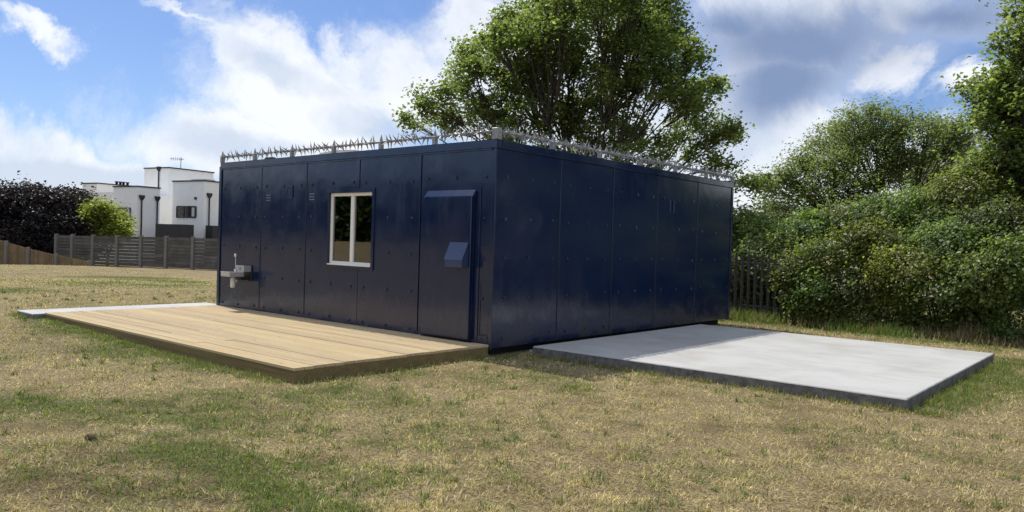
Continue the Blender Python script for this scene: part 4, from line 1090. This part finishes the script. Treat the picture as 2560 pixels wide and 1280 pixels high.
def houses():
    lat = Vector((_r0[0], _r0[1], 0)).normalized(); dep = Vector((math.sin(YAW), math.cos(YAW), 0))
    # the houses stand turned: e1 runs right and away, e2 left and away (axes about the line of sight at the left)
    azc = math.atan2(at(420, 640, 1)[0]-CAM[0], at(420, 640, 1)[1]-CAM[1])
    fw = Vector((math.sin(azc), math.cos(azc), 0)); rt = Vector((math.cos(azc), -math.sin(azc), 0))
    e1 = (rt*.805+fw*.593).normalized(); e2 = (-rt*.593+fw*.805).normalized()
    n1 = -e2; n2 = -e1          # outward normals of the right-hand face (n1) and left-hand face (n2)
    def corner(px, d): q = at(px, 600, d); return Vector((q[0], q[1], 0))
    def ztop(px, py, d): return float(at(px, py, d)[2])
    def length(c, e, px):       # how far along e the pixel column lies
        n = Vector((-e.y, e.x, 0)); q = onplane(px, 560, np.array(c), np.array(n)); return (Vector((q[0], q[1], 0))-c).dot(e)
    def block(c, l1, l2, z0, z1, name, mat, parent):
        p = [c, c+e1*l1, c+e1*l1+e2*l2, c+e2*l2]
        return MB().poly([q+Vector((0, 0, z0)) for q in p]+[q+Vector((0, 0, z1)) for q in p], [(3,2,1,0),(4,5,6,7),(0,1,5,4),(1,2,6,5),(2,3,7,6),(3,0,4,7)]).build(name, mat, parent)
    def coping(c, l1, l2, z, parent):
        o = .06
        return block(c-e1*o-e2*o, l1+2*o, l2+2*o, z+.001, z+.10, 'coping', M_DARKMETAL, parent)
    def onface(c, n, px, py): q = onplane(px, py, np.array(c), np.array(n)); return Vector(q)
    def plate(c, n, e, px0, py0, px1, py1, out, th, name, mat, parent):
        a = onface(c, n, px0, py0); b = onface(c, n, px1, py1); u0 = (a-c).dot(e); u1 = (b-c).dot(e)
        if u0 > u1: u0, u1 = u1, u0
        z1, z0 = max(a.z, b.z), min(a.z, b.z)
        base = Vector((c.x, c.y, 0)); P = []
        for z in (z0, z1):
            for u, o in ((u0, out), (u1, out), (u1, out+th), (u0, out+th)): P.append(base+e*u+n*o+Vector((0, 0, z)))
        return MB().poly(P, [(3,2,1,0),(4,5,6,7),(0,1,5,4),(1,2,6,5),(2,3,7,6),(3,0,4,7)]).build(name, mat, parent), (u0, u1, z0, z1)
    def win(c, n, e, px0, py0, px1, py1, parent, splits=(.62,)):
        w, (u0, u1, z0, z1) = plate(c, n, e, px0, py0, px1, py1, -.12+.002, .13, 'window', M_WINDARK, parent)
        base = Vector((c.x, c.y, 0))
        def bar(ua, ub, za, zb):
            P = []
            for z in (za, zb):
                for u, o in ((ua, .013), (ub, .013), (ub, .05), (ua, .05)): P.append(base+e*u+n*o+Vector((0, 0, z)))
            MB().poly(P, [(3,2,1,0),(4,5,6,7),(0,1,5,4),(1,2,6,5),(2,3,7,6),(3,0,4,7)]).build('window_frame', M_DARKMETAL, w)
        t = .07
        bar(u0-.02, u1+.02, z0-t, z0); bar(u0-.02, u1+.02, z1, z1+t); bar(u0-t, u0, z0+.001, z1-.001); bar(u1, u1+t, z0+.001, z1-.001)
        for s_ in splits: bar(u0+(u1-u0)*s_-t/2, u0+(u1-u0)*s_+t/2, z0+.001, z1-.001)
        # pale blind behind part of the pane
        P = []
        ua, ub = u0+(u1-u0)*.08, u0+(u1-u0)*.22
        for z in (z0+.05, z1-.05):
            for u, o in ((ua, .0125), (ub, .0125), (ub, .016), (ua, .016)): P.append(base+e*u+n*o+Vector((0, 0, z)))
        MB().poly(P, [(3,2,1,0),(4,5,6,7),(0,1,5,4),(1,2,6,5),(2,3,7,6),(3,0,4,7)]).build('curtain', M_BLIND, w)
    def downpipe(c, n, e, px, py0, py1, parent):
        a = onface(c, n, px, py0); b = onface(c, n, px, py1)
        a = a+n*.09; b = Vector((a.x, a.y, b.z))
        dp_ = MB().tube([a, b], .055, 8).build('downpipe', M_DARKMETAL, parent, True)
        m = MB(); top = a+Vector((0, 0, .28))
        P = []
        for z, w in ((-.12, .07), (.10, .20), (.28, .21)):
            for s1, s2 in ((-1, -.4), (1, -.4), (1, .4), (-1, .4)): P.append(a+e*w*s1+n*(w*s2*.9)+Vector((0, 0, z)))
        m.poly(P, [(3,2,1,0),(0,1,5,4),(1,2,6,5),(2,3,7,6),(3,0,4,7),(4,5,9,8),(5,6,10,9),(6,7,11,10),(7,4,8,11),(8,9,10,11)]).build('hopper', M_DARKMETAL, dp_)
    def aerial(p, h, parent_label, name='aerial'):
        t = thing(name, p, parent_label, 'aerial')
        MB().tube([p, p+Vector((0, 0, h))], .03, 6).build('mast', M_DARKMETAL, t, True)
        bdir = rt*.95+fw*.2
        MB().tube([p+Vector((0, 0, h*.86))-bdir*.9, p+Vector((0, 0, h*.9))+bdir*.25], .022, 5).build('boom', M_DARKMETAL, t, True)
        for k in range(6):
            q = p+Vector((0, 0, h*(.86+.006*k)))-bdir*(.8-.17*k)
            MB().tube([q-Vector((0, 0, .16)), q+Vector((0, 0, .16))], .012, 4).build('element', M_DARKMETAL, t, True)
    ZG = -.9
    # ---- house with the tower
    cB = corner(507, 64); zB = ztop(507, 453, 64)
    hB = thing('white_house', (cB.x, cB.y, ZG), 'white rendered modern house with tall square tower and black porch', 'house')
    lB2 = length(cB, e2, 430)
    block(cB, 7.0, lB2, ZG, zB, 'wall', M_RENDER, hB); coping(cB, 7.0, lB2, zB, hB)
    cT = corner(418, 70.5); zT = ztop(418, 420, 70.5); lT1 = length(cT, e1, 531); 
    block(cT, lT1, 3.2, ZG, zT, 'tower', M_RENDER, hB); coping(cT, lT1, 3.2, zT, hB)
    win(cB, n2, e2, 443, 517, 490, 543, hB)
    downpipe(cB, n1, e1, 522, 492, 600, hB)
    downpipe(cT, n2, e2, 399, 425, 600, hB)
    cP = corner(455, 61.5); zP = ztop(455, 561, 61.5); block(cP, 1.0, length(cP, e2, 389), ZG, zP, 'porch', M_CLAD, hB)
    cP2 = corner(531, 62); block(cP2, 2.5, .8, ZG, ztop(531, 564, 62), 'porch', M_CLAD, hB)
    q0 = cB+e2*.35+e1*.4; block(q0, .9, lB2*.45, zB+.1015, zB+.22, 'roof_upstand', M_GRP, hB)
    plate(cB, n2, e2, 488, 493, 492, 499, .001, .1, 'wall_lamp', M_DARKMETAL, hB)
    aerial(cT+e1*2.2+e2*1.4+Vector((0, 0, zT)), 1.15, 'thin television aerial on top of the white tower')
    # ---- neighbouring lower house
    cA = corner(341, 65); zA = ztop(341, 467, 65); lA2 = length(cA, e2, 282); lA1 = length(cA, e1, 398)
    hA = thing('white_house', (cA.x, cA.y, ZG), 'low white rendered flat roofed house left of the tower house', 'house')
    block(cA, lA1, lA2, ZG, zA, 'wall', M_RENDER, hA); coping(cA, lA1, lA2, zA, hA)
    win(cA, n2, e2, 296, 521, 326, 542, hA, (.5,))
    downpipe(cA, n1, e1, 353, 497, 600, hA); downpipe(cA, n1, e1, 392, 500, 600, hA)
    cA2 = cA+e2*(lA2+.001)+e1*.3; block(cA2, 6, 3.5, ZG, zA-.35, 'rear_wing', M_RENDER, hA)
    cA3 = corner(240, 78); zA3 = ztop(240, 459, 78); block(cA3, length(cA3, e1, 335), 2.2, ZG, zA3, 'upper_storey', M_RENDER, hA); coping(cA3, length(cA3, e1, 335), 2.2, zA3, hA)
    for px in (303, 312, 320, 330):
        c = cA3+e1*length(cA3, e1, px)+e2*.8; MB().tube([c+Vector((0, 0, zA3-.3)), c+Vector((0, 0, zA3+.32)), c+Vector((0, 0, zA3+.42))], [.12, .12, .2], 8).build('flue', M_DARKMETAL, hA, True)
    # ---- the next ones of the row, mostly behind the purple tree
    cC = corner(205, 88); zC = ztop(205, 474, 88)
    hC = thing('white_house', (cC.x, cC.y, ZG), 'distant white flat roofed house showing above the purple tree', 'house')
    block(cC, 4.0, 3.5, ZG, zC, 'wall', M_RENDER, hC); coping(cC, 4.0, 3.5, zC, hC)
    cD = corner(165, 96); zD = ztop(165, 486, 96); block(cD, 5, 3.2, ZG, zD, 'rear_wing', M_RENDER, hC); coping(cD, 5, 3.2, zD, hC)
houses()

# ------------------------------------------------------------------ belt of trees across the field, seen mirrored in the cabin's paint and window
def woodland():
    R = np.random.default_rng(77); V = []; C = []
    n = 60000
    t = R.uniform(0, 1, n); A = np.array([-62, -14]); B = np.array([-6, -58])
    p = A[None]*(1-t)[:, None]+B[None]*t[:, None]; d = B-A; d = d/np.linalg.norm(d); nn = np.array([-d[1], d[0]])
    s = t*np.linalg.norm(B-A)
    h = 3.6+3.6*fbm(s*.16, s*0, 8, 3); u = R.uniform(0, 1, n)
    off = R.normal(0, 1.6, n)*np.sqrt(np.clip(1.05-u, 0, 1))
    ctr = np.stack([p[:, 0]+nn[0]*off, p[:, 1]+nn[1]*off, 1.3+h*u], 1)
    nrm = R.normal(0, 1, (n, 3)); nrm /= np.linalg.norm(nrm, axis=1)[:, None]
    a = np.cross(nrm, R.normal(0, 1, (n, 3))); a /= np.linalg.norm(a, axis=1)[:, None]; b = np.cross(nrm, a); sz = R.uniform(.25, .6, n)[:, None]
    V = np.stack([ctr-a*sz*.5, ctr+b*sz*.4, ctr+a*sz*.5, ctr-b*sz*.4], 1).reshape(-1, 3); k = np.arange(n)*4
    F = np.concatenate([np.stack([k, k+1, k+2], 1), np.stack([k, k+2, k+3], 1)])
    Cc = np.repeat(greens((.035, .055, .015), (.075, .10, .03))(R, n, R.uniform(0, 1, n), ctr), 4, 0)
    o = link('woodland', fast('woodland', V, F, 3, M_LEAF, Cc)); tag(o, 'belt of dark green trees across the field', 'woodland', None, 'stuff')
woodland()
